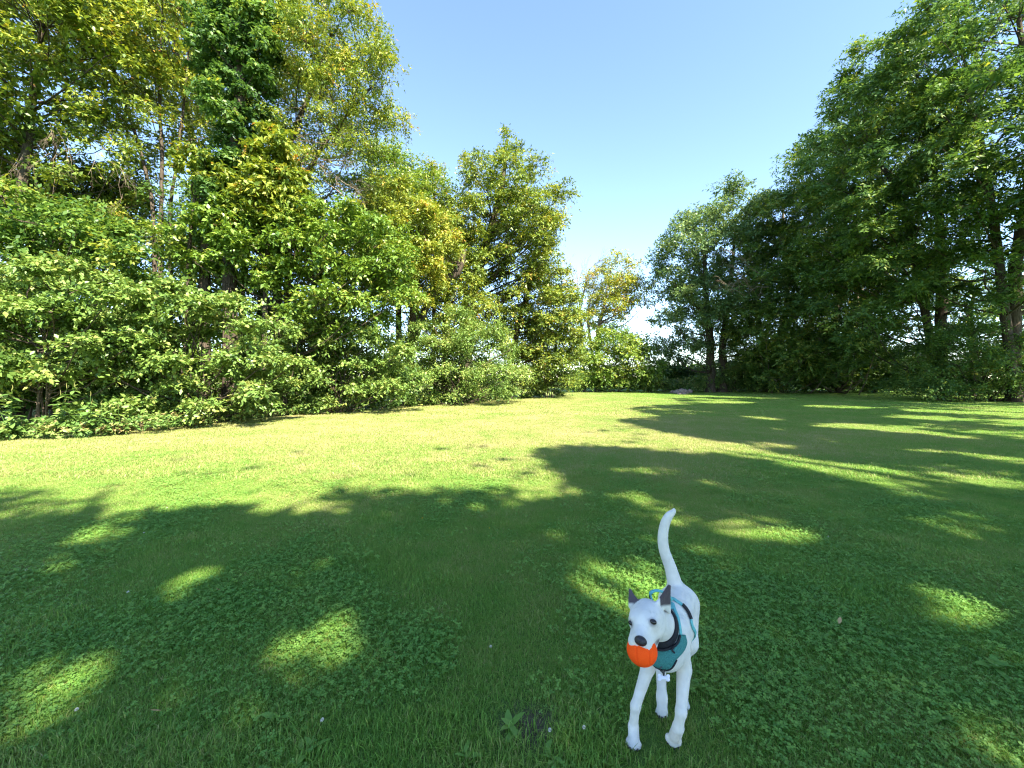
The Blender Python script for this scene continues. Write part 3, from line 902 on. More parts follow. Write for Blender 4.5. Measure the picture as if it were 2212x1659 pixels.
# dark-leaved thicket added behind the front shrubs, blocks horizon light under the hedge
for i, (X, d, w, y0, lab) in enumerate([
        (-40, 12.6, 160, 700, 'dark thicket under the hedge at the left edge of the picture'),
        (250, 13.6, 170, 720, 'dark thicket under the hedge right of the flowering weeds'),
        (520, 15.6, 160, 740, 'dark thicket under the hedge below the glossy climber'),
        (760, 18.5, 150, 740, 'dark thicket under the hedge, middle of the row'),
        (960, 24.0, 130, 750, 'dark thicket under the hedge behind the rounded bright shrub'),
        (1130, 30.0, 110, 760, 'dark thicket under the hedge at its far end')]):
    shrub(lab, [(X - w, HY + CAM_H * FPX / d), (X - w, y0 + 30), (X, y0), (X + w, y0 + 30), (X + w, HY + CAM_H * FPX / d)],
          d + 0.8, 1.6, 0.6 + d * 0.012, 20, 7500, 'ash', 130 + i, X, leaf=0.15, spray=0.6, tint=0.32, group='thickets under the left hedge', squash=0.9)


# ------------------------------------------------------------------ weeds along the foot of the hedge
def leaf_mesh(name, mat, ln, wd, n=4, curl=0.25, fold=0.12, tint=0.5):
    """one leaf along +X from the origin"""
    V, F = [], []
    for i in range(n + 1):
        t = i / n
        w = wd * 0.5 * (math.sin(math.pi * min(1, t * 0.93 + 0.05)) ** 0.8)
        z = fold * w - curl * ln * t * t
        V += [(ln * t, -w, z), (ln * t, 0, -curl * ln * t * t), (ln * t, w, z)]
    for i in range(n):
        a = i * 3
        F += [(a, a + 3, a + 4, a + 1), (a + 1, a + 4, a + 5, a + 2)]
    me = mesh_np(name, V, F, mat, np.full(len(F), tint), smooth=True)
    return me


rw = np.random.default_rng(77)
big_leaf = [leaf_mesh('leaf', M['weed'], l, l * 0.42, tint=t) for l, t in [(0.20, .45), (0.17, .6), (0.15, .7), (0.22, .35), (0.16, .82)]]


def place_leaf(parent, me, p, az, pitch, roll, sc, name='leaf'):
    o = bpy.data.objects.new(name, me)
    o.location = p
    o.rotation_euler = (roll, pitch, az)
    o.scale = (sc, sc, sc)
    return put(o, parent)


seedm = plain_mat('seed_head', (0.17, 0.17, 0.05), 0.8, 0.1, 0.3, 30)
for i, (X, Y, h, n, lab) in enumerate([
        (30, 952, 1.35, 84, 'tall leafy weed with yellow flower spikes at the left picture edge'),
        (110, 950, 1.2, 84, 'tall leafy weed with upright seed spikes, second from the left edge'),
        (190, 946, 1.0, 75, 'broad-leaved weed leaning out over the lawn at the hedge foot'),
        (245, 944, 0.75, 57, 'lowest of the broad-leaved weeds at the hedge foot, right of the others')]):
    g = ground(X, Y)
    w = empty('tall_weed', g)
    tag(w, lab, 'weed', 'tall weeds at the foot of the hedge')
    for k in range(3):
        top = np.array([rw.normal(0.15, .3), rw.normal(-.15, .2), h * rw.uniform(.8, 1.05)])
        pth = spline([(rw.normal(0, .08), rw.normal(0, .08), 0), top * .5 + rw.normal(0, .04, 3), top], 14)
        obj('stem', Tubes().add(pth, np.linspace(.010, .004, 14), 5).mesh('stem', M['weed']), w)
        for j in range(n // 3):
            t = rw.uniform(.12, .96)
            p = pth[int(t * 13)]
            place_leaf(w, big_leaf[int(rw.integers(5))], p, rw.uniform(0, 6.28), rw.uniform(-.5, .35), rw.normal(0, .3), rw.uniform(.75, 1.25) * (1.25 - .45 * t))
        sp = spline([top, top + (rw.normal(0, .015), 0, .06), top + (rw.normal(.01, .03), 0, .13)], 8)
        obj('seed_spike', Tubes().add(sp, [.004, .006, .007, .007, .006, .005, .004, .001], 6).mesh('seed_spike', seedm), w)

# low weeds: small tufty plants in a broken line along the foot of the hedge
edge = np.array([(-60, 958), (0, 955), (150, 950), (300, 938), (420, 926), (560, 905), (660, 899), (760, 891), (880, 882), (1000, 873), (1100, 866), (1200, 857)], float)
tt = np.linspace(0, len(edge) - 1.001, 34)
looks = ['pale green', 'yellow-green', 'fresh green', 'dull olive', 'brown-edged']
where = ['at the left end of the hedge foot', 'under the flowering weeds', 'right of the flowering weeds', 'where the hedge foot bends', 'below the glossy climber',
         'under the arching middle shrub', 'in front of the middle of the hedge', 'left of the rounded bright shrub', 'below the rounded bright shrub', 'below the great vine mound', 'near the far corner of the hedge', 'at the far corner of the hedge']
for i, t in enumerate(tt):
    k = int(t)
    P = edge[k] * (1 - t + k) + edge[k + 1] * (t - k)
    g = ground(P[0] + rw.normal(0, 6), P[1] + rw.normal(-1.5, 1.2))
    d = g[1]
    hh = rw.uniform(.18, .5)
    look = int(rw.integers(5))
    cl = [(g + np.array([rw.normal(0, .22), rw.normal(0.1, .15), hh * rw.uniform(.35, .8)]), np.array([.24, .22, .2]) * rw.uniform(.7, 1.3), [0, .2, .05, -.1, .42][look]) for _ in range(6)]
    make_plant('low_weed', '%s low weed clump %s, %s' % (looks[look], where[min(k, 11)], ['small one', 'spreading one', 'taller one', 'ragged one', 'dense one'][i % 5]), 'weed', g[:2], cl, 800, 'weed',
               [[(g[0], g[1], 0, .006), (g[0], g[1], hh * .5, .004), (g[0] + .03, g[1], hh, .002)]], 200 + i, group='low weeds along the hedge foot',
               crown='foliage', stem='stem', twig=.003, L=7, spray=.16, leaf=.085 if d < 20 else .12, width=.6, tint=.45, lobes=4)

# far wood beyond the fields
rfw = np.random.default_rng(66)
cl = []
for _ in range(150):
    x = rfw.uniform(-170, 230); h = rfw.uniform(3.0, 7.5)
    cl.append((np.array([x, 150 + rfw.uniform(-10, 10), h * .5]), np.array([h * .9, h * .8, h * .55]), 0.0))
V, F, T, _ = foliage(cl, 16000, rfw, L=6, spray=2.0, leaf=1.1, width=.7, tint=.35, lobes=5)
tag(obj('distant_woods', mesh_np('distant_woods', V, F, M['ash'], T)), 'low line of distant woods beyond the clearing', 'woods', kind='stuff')

# rank grass at the far end of the clearing
for i, (X, w, lab) in enumerate([(1290, 70, 'patch of tall pale-green weeds below the bright far bush'), (1400, 55, 'patch of tall pale-green weeds left of the stones'), (1530, 60, 'patch of tall weeds behind the stones'), (1640, 60, 'shaded patch of tall weeds right of the stones')]):
    shrub(lab, [(X - w, 846), (X - w, 822), (X, 815), (X + w, 822), (X + w, 846)], 39.0, 2.0, .55, 18, 5000, 'weed', 260 + i, X,
          cat='weeds', name='weed_patch', leaf=.17, spray=.5, tint=.5, group='tall weeds at the far end', squash=.8, st_r=.01)

# stones and brushwood by the far edge
stone = plain_mat('fieldstone', (0.25, 0.19, 0.165), 0.85, 0.2, 0.35, 6, 0.6)
for i, (X, Y, w, h, lab) in enumerate([
        (1453, 850, .34, .24, 'grey fieldstone at the left of the small stone heap'),
        (1462, 851, .40, .30, 'flat grey fieldstone, second from left in the small stone heap'),
        (1472, 851, .44, .42, 'largest pinkish fieldstone in the middle of the small stone heap'),
        (1481, 851, .40, .36, 'pinkish fieldstone right of the largest one in the heap'),
        (1490, 850, .34, .34, 'grey fieldstone at the right end of the small stone heap'),
        (1467, 853, .26, .18, 'small fieldstone lying in front of the stone heap'),
        (1477, 853, .30, .16, 'low flat fieldstone in front of the pinkish stones')]):
    g = ground(X, Y)
    bm = bmesh.new()
    bmesh.ops.create_icosphere(bm, subdivisions=2, radius=1)
    for v in bm.verts:
        k = 1 + .35 * mnoise(v.co * 1.3 + Vector((i * 7, 0, 0))) + .12 * mnoise(v.co * 3.1 + Vector((0, i * 5, 0)))
        v.co = Vector((v.co.x * w * .75 * k, v.co.y * w * .6 * k, v.co.z * h * .75 * k + h * .45))
    me = bpy.data.meshes.new('stone'); bm.to_mesh(me); bm.free()
    me.materials.append(stone)
    for p_ in me.polygons: p_.use_smooth = True
    tag(obj('fieldstone', me, origin=g), lab, 'stone', 'stones of the heap at the far lawn edge')
bw = empty('brushwood_pile', ground(1441, 847))
tag(bw, 'small heap of reddish brushwood in the weeds left of the stones', 'brushwood')
for i in range(14):
    a = rw.uniform(-.35, .35)
    c = np.array([rw.normal(0, .25), rw.normal(0, .2), .45 + .03 * i])
    dv = np.array([math.cos(a), math.sin(a), rw.normal(0, .15)]) * rw.uniform(.4, .8)
    obj('stick', Tubes().add([c - dv, c, c + dv], [.05, .06, .04], 6).mesh('stick', plain_mat('brushwood', (.30, .17, .10), .9, .1, .3, 8) if i == 0 else bpy.data.materials['brushwood']), bw)


# ------------------------------------------------------------------ grass and clover on the lawn
def blades(n, rad, h, w, rng, lean=0.55, dry=0.12):
    r = rad * np.sqrt(rng.random(n)) ** 1.2
    a = rng.uniform(0, 2 * math.pi, n)
    b = np.stack([r * np.cos(a), r * np.sin(a), np.zeros(n) - 0.004], 1)
    hh = h * rng.uniform(.45, 1.25, n)
    th = rng.uniform(0, 2 * math.pi, n)
    d = np.stack([np.cos(th), np.sin(th), np.zeros(n)], 1)
    s = np.stack([-np.sin(th + rng.normal(0, .6, n)), np.cos(th), np.zeros(n)], 1) * (w * rng.uniform(.6, 1.3, n))[:, None] * .5
    ln = np.abs(rng.normal(lean, lean * .5, n))
    mid = b + d * (hh * ln * .35)[:, None] + np.array([0, 0, 1]) * (hh * .62)[:, None]
    tip = b + d * (hh * ln * 1.15)[:, None] + np.array([0, 0, 1]) * (hh * np.clip(1.05 - .35 * ln, .4, 1))[:, None]
    V = np.stack([b - s, b + s, mid + s * .85, mid - s * .85, tip], 1).reshape(-1, 3)
    k = np.arange(n)[:, None] * 5
    F = np.stack([k + [[0, 1, 2]], k + [[0, 2, 3]], k + [[3, 2, 4]]], 1).reshape(-1, 3)
    t = rng.normal(0, .09, n) + (rng.random(n) < dry) * .35
    return V, F, np.repeat(t, 3)


def clovers(n, rad, h, sz, rng):
    V, F, T = [], [], []
    r = rad * np.sqrt(rng.random(n)); a = rng.uniform(0, 6.28, n)
    c = 0
    for i in range(n):
        p = np.array([r[i] * math.cos(a[i]), r[i] * math.sin(a[i]), h * rng.uniform(.45, 1.1)])
        nz = nrm(np.array([rng.normal(0, .33), rng.normal(0, .33), 1.0]))
        ax = nrm(np.cross(nz, [math.cos(a[i] * 3), math.sin(a[i] * 3), 0.1])); ay = np.cross(nz, ax)
        s = sz * rng.uniform(.6, 1.25)
        t0 = rng.normal(0, .10)
        for k in range(3):
            th = k * 2.094
            u = ax * math.cos(th) + ay * math.sin(th); v = -ax * math.sin(th) + ay * math.cos(th)
            up = nz * s * .16
            V += [p, p + u * s * .55 + v * s * .44 + up, p + u * s + v * s * .26 + up * .6, p + u * s * .93, p + u * s - v * s * .26 + up * .6, p + u * s * .55 - v * s * .44 + up]
            F += [(c, c + 1, c + 2), (c, c + 2, c + 3), (c, c + 3, c + 4), (c, c + 4, c + 5)]
            T += [t0 + rng.normal(0, .04)] * 4
            c += 6
    return np.array(V), np.array(F), np.array(T)


def scatter(name, label, cat, protos, pts, rot, scl, idx):
    """one object of kind stuff: protos instanced on points"""
    pc = bpy.data.collections.new(name + '_kinds')
    for i, me in enumerate(protos):
        pc.objects.link(bpy.data.objects.new('%s_tuft_%02d' % (name, i), me))
    me = bpy.data.meshes.new(name)
    me.vertices.add(len(pts)); me.vertices.foreach_set('co', np.ascontiguousarray(pts, np.float32).ravel())
    a = me.attributes.new('rot', 'FLOAT_VECTOR', 'POINT'); a.data.foreach_set('vector', np.ascontiguousarray(rot, np.float32).ravel())
    a = me.attributes.new('scl', 'FLOAT', 'POINT'); a.data.foreach_set('value', np.ascontiguousarray(scl, np.float32))
    a = me.attributes.new('kindi', 'INT', 'POINT'); a.data.foreach_set('value', np.ascontiguousarray(idx, np.int32))
    o = obj(name, me)
    ng = bpy.data.node_groups.new(name + '_scatter', 'GeometryNodeTree')
    ng.interface.new_socket(name='Geometry', in_out='INPUT', socket_type='NodeSocketGeometry')
    ng.interface.new_socket(name='Geometry', in_out='OUTPUT', socket_type='NodeSocketGeometry')
    n, l = ng.nodes, ng.links
    gi, go = n.new('NodeGroupInput'), n.new('NodeGroupOutput')
    ci = n.new('GeometryNodeCollectionInfo'); ci.inputs['Collection'].default_value = pc
    ci.inputs['Separate Children'].default_value = True; ci.inputs['Reset Children'].default_value = True
    ip = n.new('GeometryNodeInstanceOnPoints'); ip.inputs['Pick Instance'].default_value = True

    def na(nm, ty):
        q = n.new('GeometryNodeInputNamedAttribute'); q.data_type = ty; q.inputs['Name'].default_value = nm
        return q.outputs['Attribute']
    e2r = n.new('FunctionNodeEulerToRotation')
    l.new(na('rot', 'FLOAT_VECTOR'), e2r.inputs[0])
    l.new(gi.outputs[0], ip.inputs['Points']); l.new(ci.outputs[0], ip.inputs['Instance'])
    l.new(na('kindi', 'INT'), ip.inputs['Instance Index']); l.new(e2r.outputs[0], ip.inputs['Rotation']); l.new(na('scl', 'FLOAT'), ip.inputs['Scale'])
    l.new(ip.outputs[0], go.inputs[0])
    md = o.modifiers.new('scatter', 'NODES'); md.node_group = ng
    return tag(o, label, cat, kind='stuff')


rgx = np.random.default_rng(404)


def lawn_points(y0, y1, step, margin=0.6):
    ys = np.arange(y0, y1, step)
    P = []
    for y in ys:
        half = y * 1.27 + margin
        xs = np.arange(-half, half, step)
        P.append(np.stack([xs, np.full(len(xs), y)], 1))
    P = np.concatenate(P)
    P = P + rgx.uniform(-.5, .5, P.shape) * step
    # keep off the hedge side
    E = np.array([ground(*e)[:2] for e in edge])
    E = np.vstack([[E[0][0] - 6, E[0][1] - 1.5], E, [5.5, 36], [7, 43]])
    xe = np.interp(P[:, 1], E[1:, 1], E[1:, 0], left=-99)
    ok = P[:, 0] > xe - .15
    return P[ok]


def soil(P, s=.15):
    c = ground(1150, 1570)[:2]
    return np.linalg.norm((P - c) * np.array([1, 1.1]), axis=1) > s * rgx.uniform(.6, 1.25, len(P))


def nfield(P, sc, off):
    return np.array([mnoise(Vector((p[0] * sc + off, p[1] * sc, off * .37))) for p in P])


# near turf
def proto(n, rad, h, w, **k):
    V, F, T = blades(n, rad, h, w, rgx, **k)
    return mesh_np('tuft', V, F, M['grass'], T)
near = [proto(360, .14, .029, .0028) for _ in range(5)] + [proto(320, .12, .048, .0030, lean=.5) for _ in range(2)]
P = lawn_points(.75, 6.2, .085)
P = P[soil(P)]
hi = nfield(P, 1.1, 3.0) > .22
ix = np.where(hi & (rgx.random(len(P)) < .6), rgx.integers(5, 7, len(P)), rgx.integers(0, 5, len(P)))
scatter('lawn_grass', 'short fine grass of the near lawn', 'grass', near, np.c_[P, np.zeros(len(P))],
        np.c_[np.zeros((len(P), 2)), rgx.uniform(0, 6.28, len(P))], rgx.uniform(.75, 1.2, len(P)) * np.clip(.35 + 3.2 * np.min([np.linalg.norm(P - q, axis=1) for q in ((.48, 1.61), (.645, 1.75), (.63, 1.57), (.75, 1.79))], axis=0), .35, 1), ix)
mid = [proto(420, .30, .060, .0062, dry=.2) for _ in range(5)]
P = lawn_points(6.0, 15, .17)
scatter('lawn_grass', 'short dry-flecked grass of the middle lawn', 'grass', mid, np.c_[P, np.zeros(len(P))],
        np.c_[np.zeros((len(P), 2)), rgx.uniform(0, 6.28, len(P))], rgx.uniform(.7, 1.15, len(P)), rgx.integers(0, 5, len(P)))
far = [proto(500, .75, .065, .014, dry=.2) for _ in range(4)]
P = lawn_points(14.8, 42, .42)
scatter('lawn_grass', 'short grass of the far lawn', 'grass', far, np.c_[P, np.zeros(len(P))],
        np.c_[np.zeros((len(P), 2)), rgx.uniform(0, 6.28, len(P))], rgx.uniform(.8, 1.1, len(P)), rgx.integers(0, 4, len(P)))
cl = []
for _ in range(5):
    V, F, T = clovers(64, .16, .036, .0100, rgx); cl.append(mesh_np('clover', V, F, M['clover'], T))
P = lawn_points(.75, 7.5, .11)
P = P[soil(P, .17)]
f = nfield(P, .9, 9.0) + .5 * nfield(P, 2.6, 21.0)
P = P[(f + rgx.normal(0, .30, len(P)) - .04 * P[:, 1] > -.02) & (np.min([np.linalg.norm(P - q, axis=1) for q in ((.48, 1.61), (.645, 1.75), (.63, 1.57), (.75, 1.79))], axis=0) > .20)]
scatter('clover', 'patches of clover leaves spread through the near lawn', 'clover', cl, np.c_[P, np.zeros(len(P))],
        np.c_[rgx.normal(0, .06, (len(P), 2)), rgx.uniform(0, 6.28, len(P))], rgx.uniform(.75, 1.35, len(P)), rgx.integers(0, 5, len(P)))

# ------------------------------------------------------------------ the dog
def dp(cx, cy, d):
    """point from the enlarged dog view"""
    return px(1278.8 + cx * .3541, 1071.4 + cy * .3541, d)


class Field:
    """smooth union of tapered limbs and ellipsoids on a grid, turned into one surface"""
    def __init__(self, lo, hi, h):
        self.lo = np.array(lo, float); self.h = h
        self.n = np.ceil((np.array(hi) - self.lo) / h).astype(int) + 1
        self.D = np.full(self.n, 1.0, np.float32)

    def _box(self, lo, hi):
        a = np.clip(((lo - self.lo) / self.h).astype(int), 0, self.n - 1)
        b = np.clip(((hi - self.lo) / self.h).astype(int) + 2, 1, self.n)
        ax = [self.lo[i] + self.h * np.arange(a[i], b[i]) for i in range(3)]
        G = np.stack(np.meshgrid(*ax, indexing='ij'), -1)
        return tuple(slice(a[i], b[i]) for i in range(3)), G

    def _merge(self, sl, d, k):
        o = self.D[sl]
        h = np.clip(.5 + .5 * (d - o) / k, 0, 1)
        self.D[sl] = d * (1 - h) + o * h - k * h * (1 - h)

    def cone(self, a, ra, b, rb, k=.02):
        a, b = np.array(a, float), np.array(b, float)
        m = max(ra, rb) + 2.2 * k + .01
        sl, G = self._box(np.minimum(a, b) - m, np.maximum(a, b) + m)
        ba = b - a
        t = np.clip(((G - a) @ ba) / (ba @ ba + 1e-12), 0, 1)
        d = np.linalg.norm(G - a - t[..., None] * ba, axis=-1) - (ra + (rb - ra) * t)
        self._merge(sl, d, k)

    def chain(self, pts, k=.02):
        for p, q in zip(pts[:-1], pts[1:]):
            self.cone(p[0], p[1], q[0], q[1], k)

    def ell(self, c, axes, rad, k=.02):
        c = np.array(c, float); rad = np.array(rad, float)
        m = rad.max() + 2.2 * k + .01
        sl, G = self._box(c - m, c + m)
        q = (G - c) @ np.array(axes).T
        k0 = np.linalg.norm(q / rad, axis=-1)
        k1 = np.linalg.norm(q / rad ** 2, axis=-1)
        self._merge(sl, k0 * (k0 - 1) / np.maximum(k1, 1e-6), k)

    def tri(self, a, b, c, th, k=.006):
        a, b, c = [np.array(v, float) for v in (a, b, c)]
        m = th + 2.2 * k + .01
        sl, P = self._box(np.minimum(np.minimum(a, b), c) - m, np.maximum(np.maximum(a, b), c) + m)

        def seg(u, v):
            t = np.clip(((P - u) @ (v - u)) / ((v - u) @ (v - u)), 0, 1)
            return np.linalg.norm(P - u - t[..., None] * (v - u), axis=-1)
        n = np.cross(b - a, c - a); n /= np.linalg.norm(n)
        ins = np.ones(P.shape[:3], bool)
        for u, v in ((a, b), (b, c), (c, a)):
            ins &= ((P - u) @ np.cross(n, v - u)) >= 0
        d = np.where(ins, np.abs((P - a) @ n), np.minimum(np.minimum(seg(a, b), seg(b, c)), seg(c, a))) - th
        self._merge(sl, d, k)

    def val(self, P):
        q = (np.atleast_2d(P) - self.lo) / self.h
        q = np.clip(q, 0, self.n - 1.001)
        i = q.astype(int); f = q - i
        r = 0
        for dx in (0, 1):
            for dy in (0, 1):
                for dz in (0, 1):
                    w = (f[:, 0] if dx else 1 - f[:, 0]) * (f[:, 1] if dy else 1 - f[:, 1]) * (f[:, 2] if dz else 1 - f[:, 2])
                    r = r + w * self.D[i[:, 0] + dx, i[:, 1] + dy, i[:, 2] + dz]
        return r

    def grad(self, P):
        P = np.atleast_2d(P); e = self.h * 1.2
        g = np.stack([self.val(P + np.eye(3)[i] * e) - self.val(P - np.eye(3)[i] * e) for i in range(3)], 1)
        return nrm(g)

    def snap(self, P, off=0.0, it=8):
        P = np.atleast_2d(P).astype(float).copy()
        for _ in range(it):
            P -= self.grad(P) * np.clip(self.val(P) - off, -.02, .02)[:, None]
        return P

    def hit(self, cx, cy, off=0.0, t0=1.0):
        """surface point met by looking at cx, cy of the enlarged dog view"""
        o = np.array([0, 0, CAM_H]); v = dp(cx, cy, 1.0) - o
        t = np.arange(1.25, 2.3, .003)
        P = o + t[:, None] * v
        d = self.val(P)
        i = np.nonzero(d < off)[0]
        i = i[0] if len(i) else int(np.argmin(d))
        return self.snap(P[i], off)[0]

    def surface(self):
        D = self.D
        s = D < 0
        nx, ny, nz = D.shape
        c = [s[a:nx - 1 + a, b:ny - 1 + b, e:nz - 1 + e] for a in (0, 1) for b in (0, 1) for e in (0, 1)]
        cnt = sum(x.astype(np.int8) for x in c)
        act = (cnt > 0) & (cnt < 8)
        idx = np.full(act.shape, -1, np.int64)
        I = np.argwhere(act)
        idx[act] = np.arange(len(I))
        acc = np.zeros((len(I), 3)); num = np.zeros(len(I))
        for ax in range(3):
            for o1 in (0, 1):
                for o2 in (0, 1):
                    a = np.zeros(3, int); oth = [i for i in range(3) if i != ax]
                    a[oth[0]] = o1; a[oth[1]] = o2
                    b = a.copy(); b[ax] = 1
                    va = D[tuple((I + a).T)]; vb = D[tuple((I + b).T)]
                    x = (va < 0) != (vb < 0)
                    t = np.where(x, va / np.where(x, va - vb, 1), 0)
                    acc += np.where(x[:, None], a + t[:, None] * (b - a), 0); num += x
        V = self.lo + (I + acc / num[:, None]) * self.h
        F = []
        for ax in range(3):
            o = [i for i in range(3) if i != ax]
            sh = [slice(None)] * 3; sh2 = [slice(None)] * 3
            sh[ax] = slice(0, -1); sh2[ax] = slice(1, None)
            A, B = s[tuple(sh)], s[tuple(sh2)]
            E = np.argwhere(A != B)
            E = E[(E[:, o[0]] > 0) & (E[:, o[1]] > 0) & (E[:, o[0]] < idx.shape[o[0]]) & (E[:, o[1]] < idx.shape[o[1]])]
            q = []
            for d0, d1 in ((-1, -1), (0, -1), (0, 0), (-1, 0)):
                e = E.copy(); e[:, o[0]] += d0; e[:, o[1]] += d1
                q.append(idx[tuple(e.T)])
            q = np.stack(q, 1)
            fl = s[tuple(E.T)]
            if ax == 1: fl = ~fl
            q[~fl] = q[~fl][:, ::-1]
            F.append(q)
        return V, np.concatenate(F)


fur, n_, l_, out_ = new_mat('dog_coat')
at_ = n_.new('ShaderNodeAttribute'); at_.attribute_name = 'fur'
g_ = n_.new('ShaderNodeNewGeometry')
nz_ = noise_node(n_, l_, 260, 3, .6, g_.outputs['Position'])
nb_ = noise_node(n_, l_, 18, 3, .6, g_.outputs['Position'])
mr_ = n_.new('ShaderNodeMapRange'); mr_.inputs['To Min'].default_value = .74; mr_.inputs['To Max'].default_value = 1.16
l_.new(nb_.outputs[0], mr_.inputs[0])
mm_ = n_.new('ShaderNodeVectorMath'); mm_.operation = 'SCALE'
l_.new(at_.outputs['Color'], mm_.inputs[0]); l_.new(mr_.outputs[0], mm_.inputs['Scale'])
p_ = n_.new('ShaderNodeBsdfPrincipled'); p_.inputs['Roughness'].default_value = .75; p_.inputs['Specular IOR Level'].default_value = .15
p_.inputs['Sheen Weight'].default_value = .25; p_.inputs['Sheen Roughness'].default_value = .5
l_.new(mm_.outputs[0], p_.inputs['Base Color'])
bp_ = n_.new('ShaderNodeBump'); bp_.inputs['Strength'].default_value = .12; bp_.inputs['Distance'].default_value = .003
l_.new(nz_.outputs[0], bp_.inputs['Height'])
mp_ = n_.new('ShaderNodeMapping'); mp_.inputs['Scale'].default_value = (1, 1, .35); l_.new(g_.outputs['Position'], mp_.inputs[0])
nm_ = noise_node(n_, l_, 48, 3, .6, mp_.outputs[0])
b2_ = n_.new('ShaderNodeBump'); b2_.inputs['Strength'].default_value = .55; b2_.inputs['Distance'].default_value = .006
l_.new(nm_.outputs[0], b2_.inputs['Height']); l_.new(bp_.outputs[0], b2_.inputs['Normal']); l_.new(b2_.outputs[0], p_.inputs['Normal'])
l_.new(p_.outputs[0], out_.inputs[0])
M['fur'] = fur

B = Field((.36, 1.34, -.012), (.96, 2.12, .86), .0048)
A3 = np.array
# trunk
B.cone((.604, 1.610, .372), .074, (.700, 1.780, .370), .084, .03)
B.cone((.620, 1.640, .415), .068, (.690, 1.770, .412), .075, .03)
B.cone((.700, 1.780, .375), .086, (.768, 1.895, .385), .068, .03)
B.cone((.768, 1.895, .380), .068, (.812, 1.965, .362), .078, .03)
# hips and hind legs
B.chain([((.842, 1.975, .355), .062), ((.800, 1.860, .240), .044), ((.785, 1.885, .140), .022), ((.760, 1.815, .045), .018), ((.752, 1.785, .020), .022)], .022)
B.chain([((.780, 1.995, .355), .060), ((.710, 1.850, .245), .044), ((.676, 1.850, .150), .023), ((.650, 1.765, .062), .0190), ((.644, 1.745, .030), .022)], .022)
# front legs
B.chain([((.566, 1.680, .380), .052), ((.556, 1.662, .268), .0265), ((.492, 1.622, .138), .0180), ((.487, 1.632, .055), .0175)], .014)
B.cone((.487, 1.632, .046), .021, (.480, 1.602, .024), .0215, .012)
B.chain([((.660, 1.640, .380), .055), ((.688, 1.628, .285), .0275), ((.642, 1.545, .180), .0190), ((.636, 1.556, .115), .0180)], .014)
B.cone((.636, 1.558, .108), .0215, (.629, 1.570, .068), .0225, .012)
# shoulder point, elbow, hock point, belly tuck
B.ell((.690, 1.650, .420), np.eye(3), (.034, .040, .052), .018)
B.ell((.706, 1.648, .300), np.eye(3), (.018, .020, .020), .012)
B.ell((.792, 1.905, .150), np.eye(3), (.012, .014, .018), .010)
B.ell((.682, 1.868, .158), np.eye(3), (.012, .014, .018), .010)
# toes
hd = nrm(A3([-.5, -.866, 0])); lt_ = A3([.866, -.5, 0])
claws = []
for c, f, up0, w in (((.478, 1.598, .016), hd, 0, .013), ((.642, 1.742, .018), hd, 0, .011), ((.752, 1.782, .016), hd, 0, .011), ((.626, 1.578, .050), nrm(hd * .25 + A3([0, .1, -1.0])), 0, .013)):
    c = A3(c)
    for j in (-1.5, -.5, .5, 1.5):
        r0 = w * .86
        fwd = f * (.020 if abs(j) < 1 else .010)
        a = c + lt_ * j * w * 1.02
        B.cone(a, r0, a + fwd, r0 * .92, .006)
        claws.append((a + fwd + f * r0 * .75, a + fwd + f * (r0 + .006) + A3([0, 0, -.004])))
# tail
tl = [dp(507, 545, 1.985), dp(480, 440, 1.985), dp(442, 335, 1.98), dp(432, 250, 1.975), dp(445, 170, 1.97), dp(470, 120, 1.965), dp(495, 98, 1.96), dp(502, 78, 1.96)]
tr = [.032, .0255, .0225, .0210, .0190, .0150, .0075, .0015]
tp = spline(tl, 22); trr = np.interp(np.linspace(0, 1, 22), np.linspace(0, 1, 8), tr)
B.cone((.812, 1.965, .39), .05, tl[0], .034, .03)
B.chain([(tp[i], trr[i]) for i in range(22)], .012)
# neck
B.chain([((.628, 1.665, .420), .074), ((.575, 1.610, .480), .060), ((.530, 1.565, .525), .052)], .026)
import copy as _cp
BODY = _cp.copy(B); BODY.D = B.D.copy()
# head
S0 = A3([.512, 1.543, .545])
hv = nrm(A3([-.5, -.866, -.10])); lv_ = A3([.866, -.5, 0]); uv = np.cross(lv_, hv) * -1
if uv[2] < 0: uv = -uv
HA = np.array([hv, lv_, uv])
hp = lambda f, s, u: S0 + hv * f + lv_ * s + uv * u
B.ell(hp(.0, 0, 0), HA, (.073, .062, .053), .012)
B.ell(hp(.040, 0, .014), HA, (.052, .054, .040), .015)
for s in (-1, 1):
    B.ell(hp(.012, .035 * s, -.024), HA, (.041, .030, .035), .014)
    B.ell(hp(.062, .032 * s, .026), HA, (.020, .018, .014), .012)
B.cone(hp(.060, 0, -.006), .040, hp(.116, 0, -.010), .029, .015)
for s in (-1, 1):
    B.cone(hp(.050, .024 * s, -.030), .023, hp(.122, .020 * s, -.024), .0215, .012)
B.cone(hp(.015, 0, -.062), .030, hp(.085, 0, -.098), .018, .012)          # lower jaw, open around the ball
for s in (-1, 1):
    B.cone(hp(.02, .030 * s, -.050), .022, hp(.070, .026 * s, -.088), .014, .012)
# ears
eL, eR = [], []
B.tri(dp(400, 652, 1.545), dp(474, 712, 1.570), dp(471, 548, 1.565), .0042, .012)
B.tri(dp(400, 652, 1.545), dp(442, 668, 1.600), dp(471, 548, 1.565), .0042, .008)
B.tri(dp(474, 712, 1.570), dp(442, 668, 1.600), dp(471, 548, 1.565), .0042, .006)
B.tri(dp(230, 676, 1.585), dp(290, 655, 1.570), dp(232, 572, 1.605), .0042, .008)
B.tri(dp(230, 676, 1.585), dp(266, 665, 1.605), dp(232, 572, 1.605), .0042, .008)

